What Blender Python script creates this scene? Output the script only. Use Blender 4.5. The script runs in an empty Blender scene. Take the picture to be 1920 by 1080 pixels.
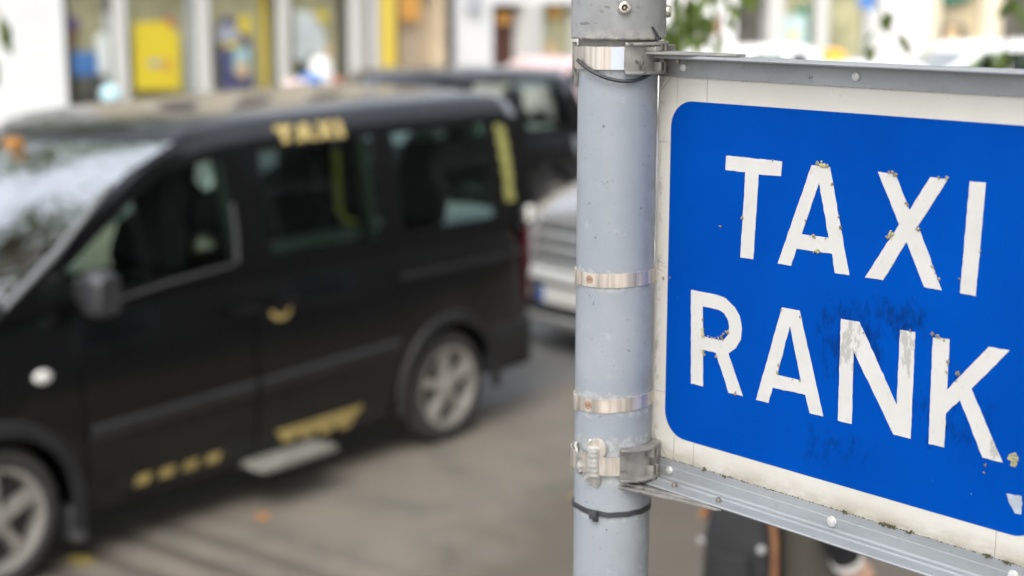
import bpy, bmesh, math, random
from mathutils import Vector, Matrix, Euler, noise
R = math.radians
random.seed(7)
scene = bpy.context.scene
COL = scene.collection

# ---------------------------------------------------------------- camera
cam_data = bpy.data.cameras.new("camera")
cam = bpy.data.objects.new("camera", cam_data); COL.objects.link(cam)
scene.camera = cam
PITCH, ROLL, EYE = 0.1923735, 0.00135403, 2.6
_r = Vector((1, 0, 0)); _f = Vector((0, math.cos(PITCH), -math.sin(PITCH))); _u = Vector((0, math.sin(PITCH), math.cos(PITCH)))
_r2 = _r * math.cos(ROLL) + _u * math.sin(ROLL); _u2 = _u * math.cos(ROLL) - _r * math.sin(ROLL)
cm = Matrix((_r2, _u2, -_f)).transposed().to_4x4(); cm.translation = Vector((0, 0, EYE))
cam.matrix_world = cm
cam_data.sensor_width = 36; cam_data.lens = 2884 / 1920 * 36
cam_data.clip_start = 0.05; cam_data.clip_end = 1000
cam_data.dof.use_dof = True; cam_data.dof.focus_distance = 1.36; cam_data.dof.aperture_fstop = 3.8

# ---------------------------------------------------------------- world, sun, exposure
SUN_EL, SUN_AZ = R(48), R(195)          # azimuth clockwise from +Y
world = bpy.data.worlds.new("World"); scene.world = world; world.use_nodes = True
nt = world.node_tree; nt.nodes.clear()
sky = nt.nodes.new("ShaderNodeTexSky"); sky.sky_type = 'NISHITA'; sky.sun_disc = False
sky.sun_elevation = SUN_EL; sky.sun_rotation = SUN_AZ; sky.air_density = 1.0; sky.dust_density = 3.0; sky.ozone_density = 1.0
hsv = nt.nodes.new("ShaderNodeHueSaturation"); hsv.inputs["Saturation"].default_value = 0.30
bg = nt.nodes.new("ShaderNodeBackground"); bg.inputs["Strength"].default_value = 0.15
wo = nt.nodes.new("ShaderNodeOutputWorld")
wtc = nt.nodes.new("ShaderNodeTexCoord"); wmp = nt.nodes.new("ShaderNodeMapping"); wmp.inputs["Location"].default_value = (0.4, 1.3, 0.2)
cn = nt.nodes.new("ShaderNodeTexNoise"); cn.inputs["Scale"].default_value = 1.7; cn.inputs["Detail"].default_value = 5
cr_ = nt.nodes.new("ShaderNodeMapRange"); cr_.inputs[1].default_value = 0.38; cr_.inputs[2].default_value = 0.62; cr_.inputs[3].default_value = 0.75; cr_.inputs[4].default_value = 1.75
cmul = nt.nodes.new("ShaderNodeVectorMath"); cmul.operation = 'SCALE'
nt.links.new(wtc.outputs["Generated"], wmp.inputs[0]); nt.links.new(wmp.outputs[0], cn.inputs["Vector"]); nt.links.new(cn.outputs["Fac"], cr_.inputs[0])
nt.links.new(sky.outputs[0], hsv.inputs["Color"]); nt.links.new(hsv.outputs[0], cmul.inputs[0]); nt.links.new(cr_.outputs[0], cmul.inputs["Scale"]); nt.links.new(cmul.outputs[0], bg.inputs[0]); nt.links.new(bg.outputs[0], wo.inputs[0])
sun_d = bpy.data.lights.new("sun", 'SUN'); sun_d.energy = 0.7; sun_d.angle = R(40); sun_d.color = (1.0, 0.96, 0.9)
sun = bpy.data.objects.new("sun", sun_d); COL.objects.link(sun)
_sd = Vector((math.sin(SUN_AZ) * math.cos(SUN_EL), math.cos(SUN_AZ) * math.cos(SUN_EL), math.sin(SUN_EL)))
sun.rotation_euler = _sd.to_track_quat('Z', 'Y').to_euler()
vs = scene.view_settings
vs.view_transform = 'Standard'; vs.look = 'None'; vs.gamma = 1; vs.exposure = 1.22; vs.use_curve_mapping = False
scene.cycles.use_denoising = True
scene.cycles.max_bounces = 8; scene.cycles.transparent_max_bounces = 16
scene.cycles.sample_clamp_indirect = 6

# ---------------------------------------------------------------- materials
def mat(name, col, rough=0.6, metal=0.0, var=None, bump=None, spec=0.5, coat=0.0, dark=None, coords="Object", stretch=None):
    """var=(scale, amount): soft tone variation; dark=(scale, threshold, colour): specks / stains; bump=(scale, strength)"""
    m = bpy.data.materials.new(name); m.use_nodes = True
    t = m.node_tree; b = t.nodes["Principled BSDF"]
    b.inputs["Roughness"].default_value = rough; b.inputs["Metallic"].default_value = metal
    b.inputs["Specular IOR Level"].default_value = spec; b.inputs["Coat Weight"].default_value = coat
    b.inputs["Coat Roughness"].default_value = 0.06
    tc = t.nodes.new("ShaderNodeTexCoord"); src = tc.outputs[coords]
    if stretch:
        mp = t.nodes.new("ShaderNodeMapping"); mp.inputs["Scale"].default_value = stretch
        t.links.new(src, mp.inputs[0]); src = mp.outputs[0]
    def nz(scale, detail=6, rgh=0.6):
        n = t.nodes.new("ShaderNodeTexNoise"); n.inputs["Scale"].default_value = scale
        n.inputs["Detail"].default_value = detail; n.inputs["Roughness"].default_value = rgh
        t.links.new(src, n.inputs["Vector"]); return n.outputs["Fac"]
    def rng(fac, a, b_, c=0.0, d=1.0):
        r = t.nodes.new("ShaderNodeMapRange"); r.inputs[1].default_value = a; r.inputs[2].default_value = b_
        r.inputs[3].default_value = c; r.inputs[4].default_value = d; t.links.new(fac, r.inputs[0]); return r.outputs[0]
    def mix(fac, c1, c2, blend='MIX'):
        x = t.nodes.new("ShaderNodeMix"); x.data_type = 'RGBA'; x.blend_type = blend
        if isinstance(fac, float): x.inputs[0].default_value = fac
        else: t.links.new(fac, x.inputs[0])
        for i, c in ((6, c1), (7, c2)):
            if isinstance(c, tuple): x.inputs[i].default_value = (*c[:3], 1)
            else: t.links.new(c, x.inputs[i])
        return x.outputs[2]
    out = tuple(col)
    if var:
        sc, am = var
        lo = tuple(max(0, c * (1 - am)) for c in col); hi = tuple(min(1, c * (1 + am)) for c in col)
        out = mix(rng(nz(sc), 0.3, 0.7), lo, hi)
    if dark:
        for (sc, th, dc) in (dark if isinstance(dark, list) else [dark]):
            out = mix(rng(nz(sc, 5), th, th + 0.05), out, tuple(dc))
    if isinstance(out, tuple): b.inputs["Base Color"].default_value = (*out, 1)
    else: t.links.new(out, b.inputs["Base Color"])
    if bump:
        bn = t.nodes.new("ShaderNodeBump"); bn.inputs["Strength"].default_value = bump[1]; bn.inputs["Distance"].default_value = bump[2] if len(bump) > 2 else 0.002
        t.links.new(nz(bump[0]), bn.inputs["Height"]); t.links.new(bn.outputs[0], b.inputs["Normal"])
    m["_h"] = 1
    return m

class Nodes:
    """small helper to hand-wire a Principled material"""
    def __init__(s, name, rough=0.5, metal=0.0):
        s.m = bpy.data.materials.new(name); s.m.use_nodes = True; s.t = s.m.node_tree; s.b = s.t.nodes["Principled BSDF"]
        s.b.inputs["Roughness"].default_value = rough; s.b.inputs["Metallic"].default_value = metal
        s.tc = s.t.nodes.new("ShaderNodeTexCoord"); s.obj = s.tc.outputs["Object"]
        s.sep = s.t.nodes.new("ShaderNodeSeparateXYZ"); s.t.links.new(s.obj, s.sep.inputs[0])
        s.x, s.y, s.z = s.sep.outputs
    def L(s, o, i): s.t.links.new(o, i)
    def noise(s, scale, detail=6, rough=0.6, vec=None, stretch=None, rot=None):
        n = s.t.nodes.new("ShaderNodeTexNoise"); n.inputs["Scale"].default_value = scale; n.inputs["Detail"].default_value = detail; n.inputs["Roughness"].default_value = rough
        v = vec or s.obj
        if stretch:
            mp = s.t.nodes.new("ShaderNodeMapping"); mp.inputs["Scale"].default_value = stretch
            if rot: mp.inputs["Rotation"].default_value = rot
            s.L(v, mp.inputs[0]); v = mp.outputs[0]
        s.L(v, n.inputs["Vector"]); return n.outputs["Fac"]
    def math(s, op, a, b=None, c=None):
        n = s.t.nodes.new("ShaderNodeMath"); n.operation = op
        for i, v in enumerate((a, b, c)):
            if v is None: continue
            if isinstance(v, (int, float)): n.inputs[i].default_value = v
            else: s.L(v, n.inputs[i])
        return n.outputs[0]
    def rng(s, f, a, b, c=0.0, d=1.0):
        r = s.t.nodes.new("ShaderNodeMapRange"); s.L(f, r.inputs[0])
        for i, v in zip((1, 2, 3, 4), (a, b, c, d)): r.inputs[i].default_value = v
        return r.outputs[0]
    def mix(s, f, c1, c2, blend='MIX'):
        x = s.t.nodes.new("ShaderNodeMix"); x.data_type = 'RGBA'; x.blend_type = blend
        if isinstance(f, (int, float)): x.inputs[0].default_value = f
        else: s.L(f, x.inputs[0])
        for i, c in ((6, c1), (7, c2)):
            if isinstance(c, tuple): x.inputs[i].default_value = (*c[:3], 1)
            else: s.L(c, x.inputs[i])
        return x.outputs[2]
    def spot(s, cx, cz, rx, rz):
        """1 inside an ellipse of the object's x/z plane, soft to 0 at its rim"""
        dx = s.math('DIVIDE', s.math('SUBTRACT', s.x, cx), rx); dz = s.math('DIVIDE', s.math('SUBTRACT', s.z, cz), rz)
        d = s.math('SQRT', s.math('ADD', s.math('MULTIPLY', dx, dx), s.math('MULTIPLY', dz, dz)))
        return s.rng(d, 0.2, 1.0, 1.0, 0.0)
    def color(s, c): s.L(c, s.b.inputs["Base Color"])
    def bump(s, h, strength=0.3, dist=0.001):
        n = s.t.nodes.new("ShaderNodeBump"); n.inputs["Strength"].default_value = strength; n.inputs["Distance"].default_value = dist
        s.L(h, n.inputs["Height"]); s.L(n.outputs[0], s.b.inputs["Normal"])

def pole_material():
    n = Nodes("weathered pale blue-grey pole paint", 0.42)
    base = n.mix(n.rng(n.noise(14, 4), 0.3, 0.7), (0.252, 0.280, 0.314), (0.302, 0.327, 0.354))
    streak = n.rng(n.noise(60, 5, 0.6, stretch=(1, 1, 0.06)), 0.52, 0.75)
    c = n.mix(n.math('MULTIPLY', streak, 0.5), base, (0.30, 0.32, 0.33))
    scuff = n.rng(n.noise(38, 8, 0.72), 0.60, 0.66)
    c = n.mix(n.math('MULTIPLY', scuff, 0.4), c, (0.40, 0.415, 0.43))
    pits = n.rng(n.noise(210, 3, 0.5), 0.705, 0.73)
    c = n.mix(pits, c, (0.10, 0.10, 0.11))
    fine = n.rng(n.noise(420, 2, 0.5), 0.70, 0.72)
    c = n.mix(n.math('MULTIPLY', fine, 0.6), c, (0.16, 0.16, 0.17))
    # bared, grimy edges where the straps sit, ragged by noise
    tot = None
    for z, h in ((2.327, 0.0095), (2.204, 0.0105), (2.147, 0.024), (2.536, 0.016), (2.092, 0.004)):
        d = n.math('ABSOLUTE', n.math('SUBTRACT', n.z, z))
        d2 = n.math('ADD', d, n.math('MULTIPLY', n.math('SUBTRACT', n.noise(90, 5, 0.65), 0.5), 0.03))
        k = n.rng(d2, h, h - 0.002)
        tot = k if tot is None else n.math('MAXIMUM', tot, k)
    bare = n.mix(n.rng(n.noise(160, 5, 0.7), 0.42, 0.6), (0.44, 0.45, 0.45), (0.27, 0.265, 0.25))
    c = n.mix(n.math('MULTIPLY', tot, 0.6), c, bare)
    c = n.mix(n.math('MULTIPLY', n.rng(n.z, 2.5455, 2.5475), n.rng(n.noise(140, 5, 0.7), 0.3, 0.6, 0.7, 1.0)), c, (0.15, 0.145, 0.13))  # dirt just below the sleeve, with its underside shadow painted in
    # run-down stain on the side nearest the sign
    st = n.math('MULTIPLY', n.rng(n.x, 0.016, 0.036), n.rng(n.noise(45, 7, 0.7), 0.42, 0.62))
    c = n.mix(n.math('MULTIPLY', st, 0.65), c, (0.17, 0.17, 0.155))
    n.color(c)
    n.bump(n.math('ADD', n.noise(260, 4), n.math('MULTIPLY', tot, -0.8)), 0.25, 0.0006)
    return n.m

def sleeve_material():
    n = Nodes("weathered galvanised grey", 0.5)
    base = n.mix(n.rng(n.noise(30, 6, 0.65), 0.3, 0.7), (0.195, 0.20, 0.204), (0.285, 0.288, 0.292))
    c = n.mix(n.rng(n.noise(110, 6, 0.7), 0.60, 0.66), base, (0.16, 0.16, 0.155))
    c = n.mix(n.rng(n.noise(55, 3, 0.5, stretch=(1, 1, 3.5)), 0.66, 0.68), c, (0.14, 0.14, 0.135))
    low = n.math('MULTIPLY', n.rng(n.z, 2.5645, 2.5535), n.rng(n.noise(120, 6, 0.7), 0.38, 0.55))
    c = n.mix(low, c, (0.36, 0.35, 0.31))
    n.color(c); n.bump(n.noise(130, 6), 0.3, 0.0008)
    return n.m

def strip_material(name, col, edge_dark=0.0):
    n = Nodes(name, 0.25, 0.7)
    c = n.mix(n.rng(n.noise(60, 5, 0.6, stretch=(1.6, 1.6, 0.05)), 0.38, 0.60), tuple(x * 0.55 for x in col), col)
    c = n.mix(n.rng(n.noise(240, 4), 0.69, 0.72), c, (0.23, 0.20, 0.17))
    n.color(c); n.L(n.rng(n.noise(90, 4), 0.3, 0.7, 0.28, 0.5), n.b.inputs["Roughness"])
    return n.m

def blue_material():
    n = Nodes("faded sign blue", 0.5)
    n.b.inputs["Specular IOR Level"].default_value = 0.02
    base = n.mix(n.rng(n.noise(5, 4), 0.3, 0.7), (0.0, 0.0445, 0.282), (0.0, 0.059, 0.345))
    sm = n.math('MAXIMUM', n.math('MULTIPLY', n.spot(0.235, -0.012, 0.055, 0.055), 1.0), n.math('MULTIPLY', n.spot(0.285, 0.015, 0.045, 0.035), 1.0))
    sm = n.math('MAXIMUM', sm, n.math('MULTIPLY', n.spot(0.335, -0.06, 0.06, 0.05), 0.72))
    sm = n.math('MAXIMUM', sm, n.math('MULTIPLY', n.spot(0.215, -0.11, 0.07, 0.03), 0.62))
    gr = n.rng(n.math('ADD', n.math('MULTIPLY', n.noise(52, 9, 0.75, stretch=(1.5, 1, 0.7), rot=(0, 0.5, 0)), 1.0), n.math('MULTIPLY', sm, 0.19)), 0.58, 0.80)
    c = n.mix(n.math('MULTIPLY', n.math('MULTIPLY', gr, n.rng(sm, 0, 0.4)), 0.85), base, (0.002, 0.016, 0.085))
    c = n.mix(n.math('MULTIPLY', n.rng(n.noise(130, 3, 0.5), 0.735, 0.76), 0.7), c, (0.01, 0.03, 0.14))
    c = n.mix(n.math('MULTIPLY', n.rng(n.noise(165, 2, 0.5, stretch=(1, 1, 0.6)), 0.785, 0.80), 0.7), c, (0.12, 0.32, 0.65))
    n.color(c); n.bump(n.noise(40, 3), 0.06, 0.002)
    return n.m

def letter_material(worn=False):
    n = Nodes("worn white reflective letter film" if worn else "white reflective letter film", 0.5)
    base = n.mix(n.rng(n.noise(22, 5), 0.3, 0.7), (0.500, 0.490, 0.468), (0.552, 0.543, 0.524))
    c = n.mix(n.math('MULTIPLY', n.rng(n.noise(150, 6, 0.7), 0.60, 0.68), 0.35), base, (0.32, 0.31, 0.29))
    if worn:
        sm = n.math('MAXIMUM', n.spot(0.233, -0.012, 0.022, 0.045), n.spot(0.293, -0.005, 0.016, 0.040))
        sm = n.math('MAXIMUM', sm, n.spot(0.379, -0.075, 0.012, 0.022))
        k = n.rng(n.math('ADD', n.noise(95, 8, 0.7, stretch=(1.6, 1, 0.6), rot=(0, 0.5, 0)), n.math('MULTIPLY', sm, 0.22)), 0.66, 0.70)
        c = n.mix(n.math('MULTIPLY', k, n.rng(sm, 0, 0.25)), c, (0.36, 0.355, 0.335))
    n.color(c); return n.m

def tape_material():
    n = Nodes("yellowed white border tape", 0.5)
    base = n.mix(n.rng(n.noise(9, 5), 0.3, 0.7), (0.512, 0.494, 0.447), (0.572, 0.557, 0.514))
    # grime gathers along the lower rail and by the pole
    low = n.math('MULTIPLY', n.rng(n.z, -0.149, -0.166), n.rng(n.noise(24, 7, 0.7, stretch=(1, 1, 2.5)), 0.33, 0.58))
    c = n.mix(n.math('MULTIPLY', low, 0.85), base, (0.29, 0.26, 0.20))
    lef = n.math('MULTIPLY', n.math('MULTIPLY', n.rng(n.x, 0.014, 0.004), n.rng(n.noise(85, 7, 0.72), 0.50, 0.58)), 0.8)
    c = n.mix(lef, c, (0.215, 0.205, 0.18))
    c = n.mix(n.math('MULTIPLY', n.rng(n.noise(190, 5, 0.7), 0.66, 0.70), 0.5), c, (0.27, 0.255, 0.22))
    n.color(c); return n.m

def rail_material():
    n = Nodes("dull galvanised rail", 0.5, 0.3)
    base = n.mix(n.rng(n.noise(16, 6, 0.65, stretch=(0.35, 1, 1)), 0.3, 0.7), (0.245, 0.262, 0.275), (0.35, 0.368, 0.38))
    c = n.mix(n.math('MULTIPLY', n.rng(n.noise(60, 7, 0.7), 0.56, 0.68), 0.5), base, (0.22, 0.22, 0.21))
    gx = n.math('MULTIPLY', n.rng(n.x, 0.09, 0.0), n.rng(n.noise(40, 6, 0.7), 0.38, 0.6))
    c = n.mix(n.math('MULTIPLY', gx, 0.7), c, (0.20, 0.185, 0.165))
    c = n.mix(n.rng(n.noise(200, 3), 0.73, 0.75), c, (0.10, 0.10, 0.09))
    n.color(c); n.L(n.rng(n.noise(40, 5), 0.3, 0.7, 0.45, 0.62), n.b.inputs["Roughness"]); n.bump(n.noise(150, 5), 0.12, 0.0005)
    return n.m

def paving_material():
    n = Nodes("worn buff brick paving", 0.8)
    br = n.t.nodes.new("ShaderNodeTexBrick"); br.offset = 0.5
    mp = n.t.nodes.new("ShaderNodeMapping"); mp.inputs["Rotation"].default_value = (0, 0, 0)
    n.L(n.obj, mp.inputs[0]); sw = n.t.nodes.new("ShaderNodeSeparateXYZ"); n.L(mp.outputs[0], sw.inputs[0])
    cb = n.t.nodes.new("ShaderNodeCombineXYZ"); n.L(sw.outputs[1], cb.inputs[0]); n.L(sw.outputs[0], cb.inputs[1]); n.L(cb.outputs[0], br.inputs["Vector"])
    br.inputs["Scale"].default_value = 1.0; br.inputs["Brick Width"].default_value = 0.21; br.inputs["Row Height"].default_value = 0.105
    br.inputs["Mortar Size"].default_value = 0.009; br.inputs["Mortar Smooth"].default_value = 0.3
    br.inputs["Color1"].default_value = (0.150, 0.130, 0.107, 1); br.inputs["Color2"].default_value = (0.167, 0.141, 0.116, 1); br.inputs["Mortar"].default_value = (0.122, 0.106, 0.086, 1)
    c = n.mix(n.rng(n.noise(1.6, 6, 0.65), 0.3, 0.65, 0, 0.8), br.outputs["Color"], (0.185, 0.161, 0.13))
    c = n.mix(n.rng(n.noise(2.3, 4, 0.6, stretch=(1.3, 1, 1)), 0.48, 0.68, 0, 0.8), c, (0.100, 0.102, 0.082))
    c = n.mix(n.rng(n.noise(9, 4), 0.62, 0.74, 0, 0.6), c, (0.215, 0.19, 0.157))
    rows = n.rng(n.math('ADD', n.math('SINE', n.math('MULTIPLY', n.x, 26)), n.math('MULTIPLY', n.math('SUBTRACT', n.noise(3, 4), 0.5), 2.0)), 0.0, 0.6, 0, 0.75)
    near = n.math('MULTIPLY', rows, n.rng(n.x, 2.4, 1.9))
    c = n.mix(near, c, (0.066, 0.054, 0.042))
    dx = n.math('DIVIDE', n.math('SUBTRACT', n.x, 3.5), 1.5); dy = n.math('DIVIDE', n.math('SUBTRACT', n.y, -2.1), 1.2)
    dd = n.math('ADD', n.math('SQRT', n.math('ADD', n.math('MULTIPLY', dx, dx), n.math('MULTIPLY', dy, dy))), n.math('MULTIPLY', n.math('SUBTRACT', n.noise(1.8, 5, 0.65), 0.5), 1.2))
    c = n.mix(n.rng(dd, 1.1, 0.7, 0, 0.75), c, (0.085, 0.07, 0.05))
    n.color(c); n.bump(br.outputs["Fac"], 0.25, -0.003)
    return n.m

def glass_material(name, tint, refl=0.14, rough=0.03):
    m = bpy.data.materials.new(name); m.use_nodes = True; t = m.node_tree; t.nodes.clear()
    o = t.nodes.new("ShaderNodeOutputMaterial"); mx = t.nodes.new("ShaderNodeMixShader")
    tr = t.nodes.new("ShaderNodeBsdfTransparent"); tr.inputs[0].default_value = (*tint, 1)
    gl = t.nodes.new("ShaderNodeBsdfGlossy"); gl.inputs["Roughness"].default_value = rough
    fr = t.nodes.new("ShaderNodeLayerWeight"); fr.inputs[0].default_value = refl
    t.links.new(fr.outputs["Fresnel"], mx.inputs[0]); t.links.new(tr.outputs[0], mx.inputs[1]); t.links.new(gl.outputs[0], mx.inputs[2]); t.links.new(mx.outputs[0], o.inputs[0])
    return m

M = {}
M['pole'] = pole_material(); M['sleeve'] = sleeve_material(); M['blue'] = blue_material(); M['tape'] = tape_material(); M['rail'] = rail_material()
M['letter'] = letter_material(); M['worn_letter'] = letter_material(True)
M['strap'] = strip_material("stainless strap", (0.70, 0.64, 0.57)); M['copper_strap'] = strip_material("warm stainless strap", (0.78, 0.70, 0.62))
M['bracket'] = mat("dirty cast clamp metal", (0.29, 0.28, 0.262), 0.5, 0.5, var=(50, 0.35), bump=(120, 0.4, 0.001), dark=(70, 0.6, (0.12, 0.11, 0.1)))
M['bracket_dark'] = mat("grimy clamp metal", (0.22, 0.215, 0.20), 0.6, 0.4, var=(60, 0.4), bump=(140, 0.4, 0.001))
M['rivet'] = mat("pale rivet head", (0.56, 0.56, 0.55), 0.5, 0.4, var=(220, 0.25))
M['bolt'] = mat("dark steel bolt", (0.20, 0.185, 0.17), 0.45, 0.6, var=(200, 0.3))
M['screw'] = mat("tarnished stainless screw", (0.60, 0.57, 0.50), 0.3, 0.9, var=(200, 0.2))
M['hole'] = mat("socket recess", (0.10, 0.075, 0.05), 0.7)
M['tie'] = mat("black nylon", (0.035, 0.037, 0.042), 0.5, var=(120, 0.4))
M['foil'] = mat("bright crumpled clamp metal", (0.47, 0.46, 0.435), 0.4, 0.45, var=(120, 0.3), bump=(200, 0.3, 0.0008))
M['tab'] = mat("bright folded tab", (0.85, 0.85, 0.84), 0.35)
M['patch'] = mat("grey-blue paint splash", (0.50, 0.545, 0.61), 0.5, var=(60, 0.08))
M['stamp'] = mat("rusty ring stamp", (0.33, 0.17, 0.09), 0.6, 0.3)
M['alu'] = mat("bare aluminium", (0.42, 0.47, 0.53), 0.5, 0.4, var=(90, 0.25))
M['board_edge'] = mat("grey board edge", (0.50, 0.49, 0.46), 0.6, var=(40, 0.15))
M['lichen'] = mat("grey-brown lichen crust", (0.24, 0.22, 0.16), 0.95, var=(180, 0.6), bump=(400, 0.6, 0.001))
M['lichen_y'] = mat("yellow-green lichen", (0.36, 0.345, 0.18), 0.95, var=(180, 0.4), bump=(400, 0.6, 0.001))
M['moss'] = mat("dark moss", (0.075, 0.065, 0.03), 1.0, var=(200, 0.5))
M['seam'] = mat("dirty seam line", (0.22, 0.20, 0.16), 0.8, var=(150, 0.4))
M['asphalt'] = mat("grey road asphalt", (0.155, 0.153, 0.146), 0.75, var=(1.4, 0.18), bump=(60, 0.4, 0.004), dark=(3.2, 0.62, (0.13, 0.13, 0.125)))
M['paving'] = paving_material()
M['flags'] = mat("pale concrete flags", (0.33, 0.32, 0.30), 0.8, var=(1.2, 0.15))
M['black_paint'] = mat("black car paint", (0.003, 0.0034, 0.004), 0.16, 0.0, coat=0.35, var=(3, 0.2), spec=0.42, bump=(2.2, 0.06, 0.02))
M['trim'] = mat("black plastic trim", (0.018, 0.018, 0.0185), 0.6, spec=0.3, var=(6, 0.2))
M['trim_grey'] = mat("faded grey plastic trim", (0.020, 0.020, 0.021), 0.7, spec=0.25, var=(6, 0.2))
M['tyre'] = mat("tyre rubber", (0.035, 0.034, 0.034), 0.85, var=(20, 0.25))
M['alloy'] = mat("dull alloy", (0.40, 0.385, 0.35), 0.42, 0.5, var=(9, 0.15))
M['chrome'] = mat("chrome", (0.75, 0.75, 0.75), 0.12, 1.0)
M['silver_paint'] = mat("silver car paint", (0.30, 0.295, 0.285), 0.22, 0.6, coat=0.8)
M['white_paint'] = mat("white car paint", (0.82, 0.82, 0.82), 0.25, 0.0, coat=0.8)
M['pink_paint'] = mat("pale pinkish car paint", (0.60, 0.42, 0.42), 0.3, 0.0, coat=0.8)
M['car_glass'] = glass_material("tinted car glass", (0.62, 0.74, 0.69), 0.26)
M['screen_glass'] = glass_material("windscreen glass", (0.45, 0.52, 0.50), 0.93)
M['shop_glass'] = glass_material("shop window glass", (0.96, 0.97, 0.96), 0.05)
M['seat'] = mat("dark seat fabric", (0.035, 0.038, 0.04), 0.9, var=(14, 0.3))
M['cabin'] = mat("dark cabin lining", (0.03, 0.032, 0.033), 0.85)
M['cabin_grey'] = mat("grey cabin trim", (0.17, 0.20, 0.19), 0.7)
M['yellow'] = mat("yellow vinyl lettering", (0.55, 0.43, 0.17), 0.5, var=(12, 0.15))
M['dull_yellow'] = mat("worn yellow vinyl", (0.36, 0.275, 0.10), 0.5, var=(14, 0.3))
M['yellow_green'] = mat("faded yellow-green vinyl lettering", (0.36, 0.35, 0.11), 0.5, var=(12, 0.15))
M['rail_yellow'] = mat("yellow grab rail", (0.42, 0.40, 0.05), 0.5)
M['lamp_white'] = mat("clear lamp lens", (0.75, 0.75, 0.72), 0.15, coat=0.6)
M['lamp_red'] = mat("red lamp lens", (0.07, 0.010, 0.012), 0.2, coat=0.6)
M['amber_dark'] = mat("dull amber lens", (0.30, 0.13, 0.025), 0.35)
M['amber'] = mat("amber lamp lens", (0.95, 0.42, 0.02), 0.3, coat=0.5)
M['plate_white'] = mat("white number plate", (0.72, 0.71, 0.66), 0.5)
M['plate_blue'] = mat("blue plate band", (0.02, 0.10, 0.42), 0.5)
M['flap'] = mat("grey mud flap", (0.06, 0.06, 0.062), 0.8)
M['mirror_case'] = mat("dark mirror casing", (0.03, 0.03, 0.032), 0.3, coat=0.6)
M['seal'] = mat("worn window seal", (0.045, 0.046, 0.048), 0.4)
M['strip'] = mat("painted windscreen seal glint", (0.16, 0.165, 0.17), 0.35)
M['step'] = mat("scuffed aluminium step", (0.20, 0.20, 0.175), 0.6, 0.1, var=(14, 0.3))

# ---------------------------------------------------------------- mesh building
class MB:
    def __init__(s): s.v = []; s.f = []; s.mi = []
    def add(s, vs, fs, mi=0):
        o = len(s.v); s.v += [tuple(v) for v in vs]; s.f += [tuple(o + i for i in f) for f in fs]; s.mi += [mi] * len(fs); return s
    def box(s, x0, x1, y0, y1, z0, z1, mi=0, M4=None):
        vs = [(x0, y0, z0), (x1, y0, z0), (x1, y1, z0), (x0, y1, z0), (x0, y0, z1), (x1, y0, z1), (x1, y1, z1), (x0, y1, z1)]
        if M4: vs = [M4 @ Vector(v) for v in vs]
        return s.add(vs, [(0, 3, 2, 1), (4, 5, 6, 7), (0, 1, 5, 4), (1, 2, 6, 5), (2, 3, 7, 6), (3, 0, 4, 7)], mi)
    def rings(s, rings, closed=True, cap=True, mi=0):
        n = len(rings[0]); vs = [p for r in rings for p in r]; fs = []
        for i in range(len(rings) - 1):
            for j in range(n if closed else n - 1):
                k = (j + 1) % n
                fs.append((i * n + j, i * n + k, (i + 1) * n + k, (i + 1) * n + j))
        if cap:
            fs.append(tuple(range(n - 1, -1, -1))); fs.append(tuple((len(rings) - 1) * n + j for j in range(n)))
        return s.add(vs, fs, mi)
    def lathe(s, prof, n=24, M4=None, mi=0, cap=True):
        """prof: (r, z) pairs about local z"""
        rs = []
        for r, z in prof:
            ring = [Vector((r * math.cos(2 * math.pi * j / n), r * math.sin(2 * math.pi * j / n), z)) for j in range(n)]
            rs.append([M4 @ p if M4 else p for p in ring])
        return s.rings(rs, True, cap, mi)
    def tube(s, pts, rad, n=8, mi=0, cap=True):
        pts = [Vector(p) for p in pts]; rs = []
        up = Vector((0.13, 0.21, 0.97)).normalized()
        for i, p in enumerate(pts):
            d = (pts[min(i + 1, len(pts) - 1)] - pts[max(i - 1, 0)]).normalized()
            a = d.cross(up)
            if a.length < 1e-3: a = d.cross(Vector((1, 0, 0)))
            a.normalize(); b = a.cross(d)
            r = rad[i] if isinstance(rad, (list, tuple)) else rad
            rs.append([p + (a * math.cos(2 * math.pi * j / n) + b * math.sin(2 * math.pi * j / n)) * r for j in range(n)])
        return s.rings(rs, True, cap, mi)
    def blob(s, c, r, seed=0, squash=(1, 1, 1), sub=1, amp=0.35, mi=0):
        bm = bmesh.new(); bmesh.ops.create_icosphere(bm, subdivisions=sub, radius=1)
        vs = []
        for v in bm.verts:
            k = 1 + amp * noise.noise(v.co * 1.7 + Vector((seed * 3.1, seed * 1.7, seed)))
            vs.append((c[0] + v.co.x * r * k * squash[0], c[1] + v.co.y * r * k * squash[1], c[2] + v.co.z * r * k * squash[2]))
        bm.verts.index_update(); fs = [tuple(v.index for v in f.verts) for f in bm.faces]; bm.free()
        return s.add(vs, fs, mi)
    def xform(s, M4): s.v = [tuple(M4 @ Vector(v)) for v in s.v]; return s

def link(name, me, parent=None):
    o = bpy.data.objects.new(name, me); COL.objects.link(o)
    if parent: o.parent = parent
    return o

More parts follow.
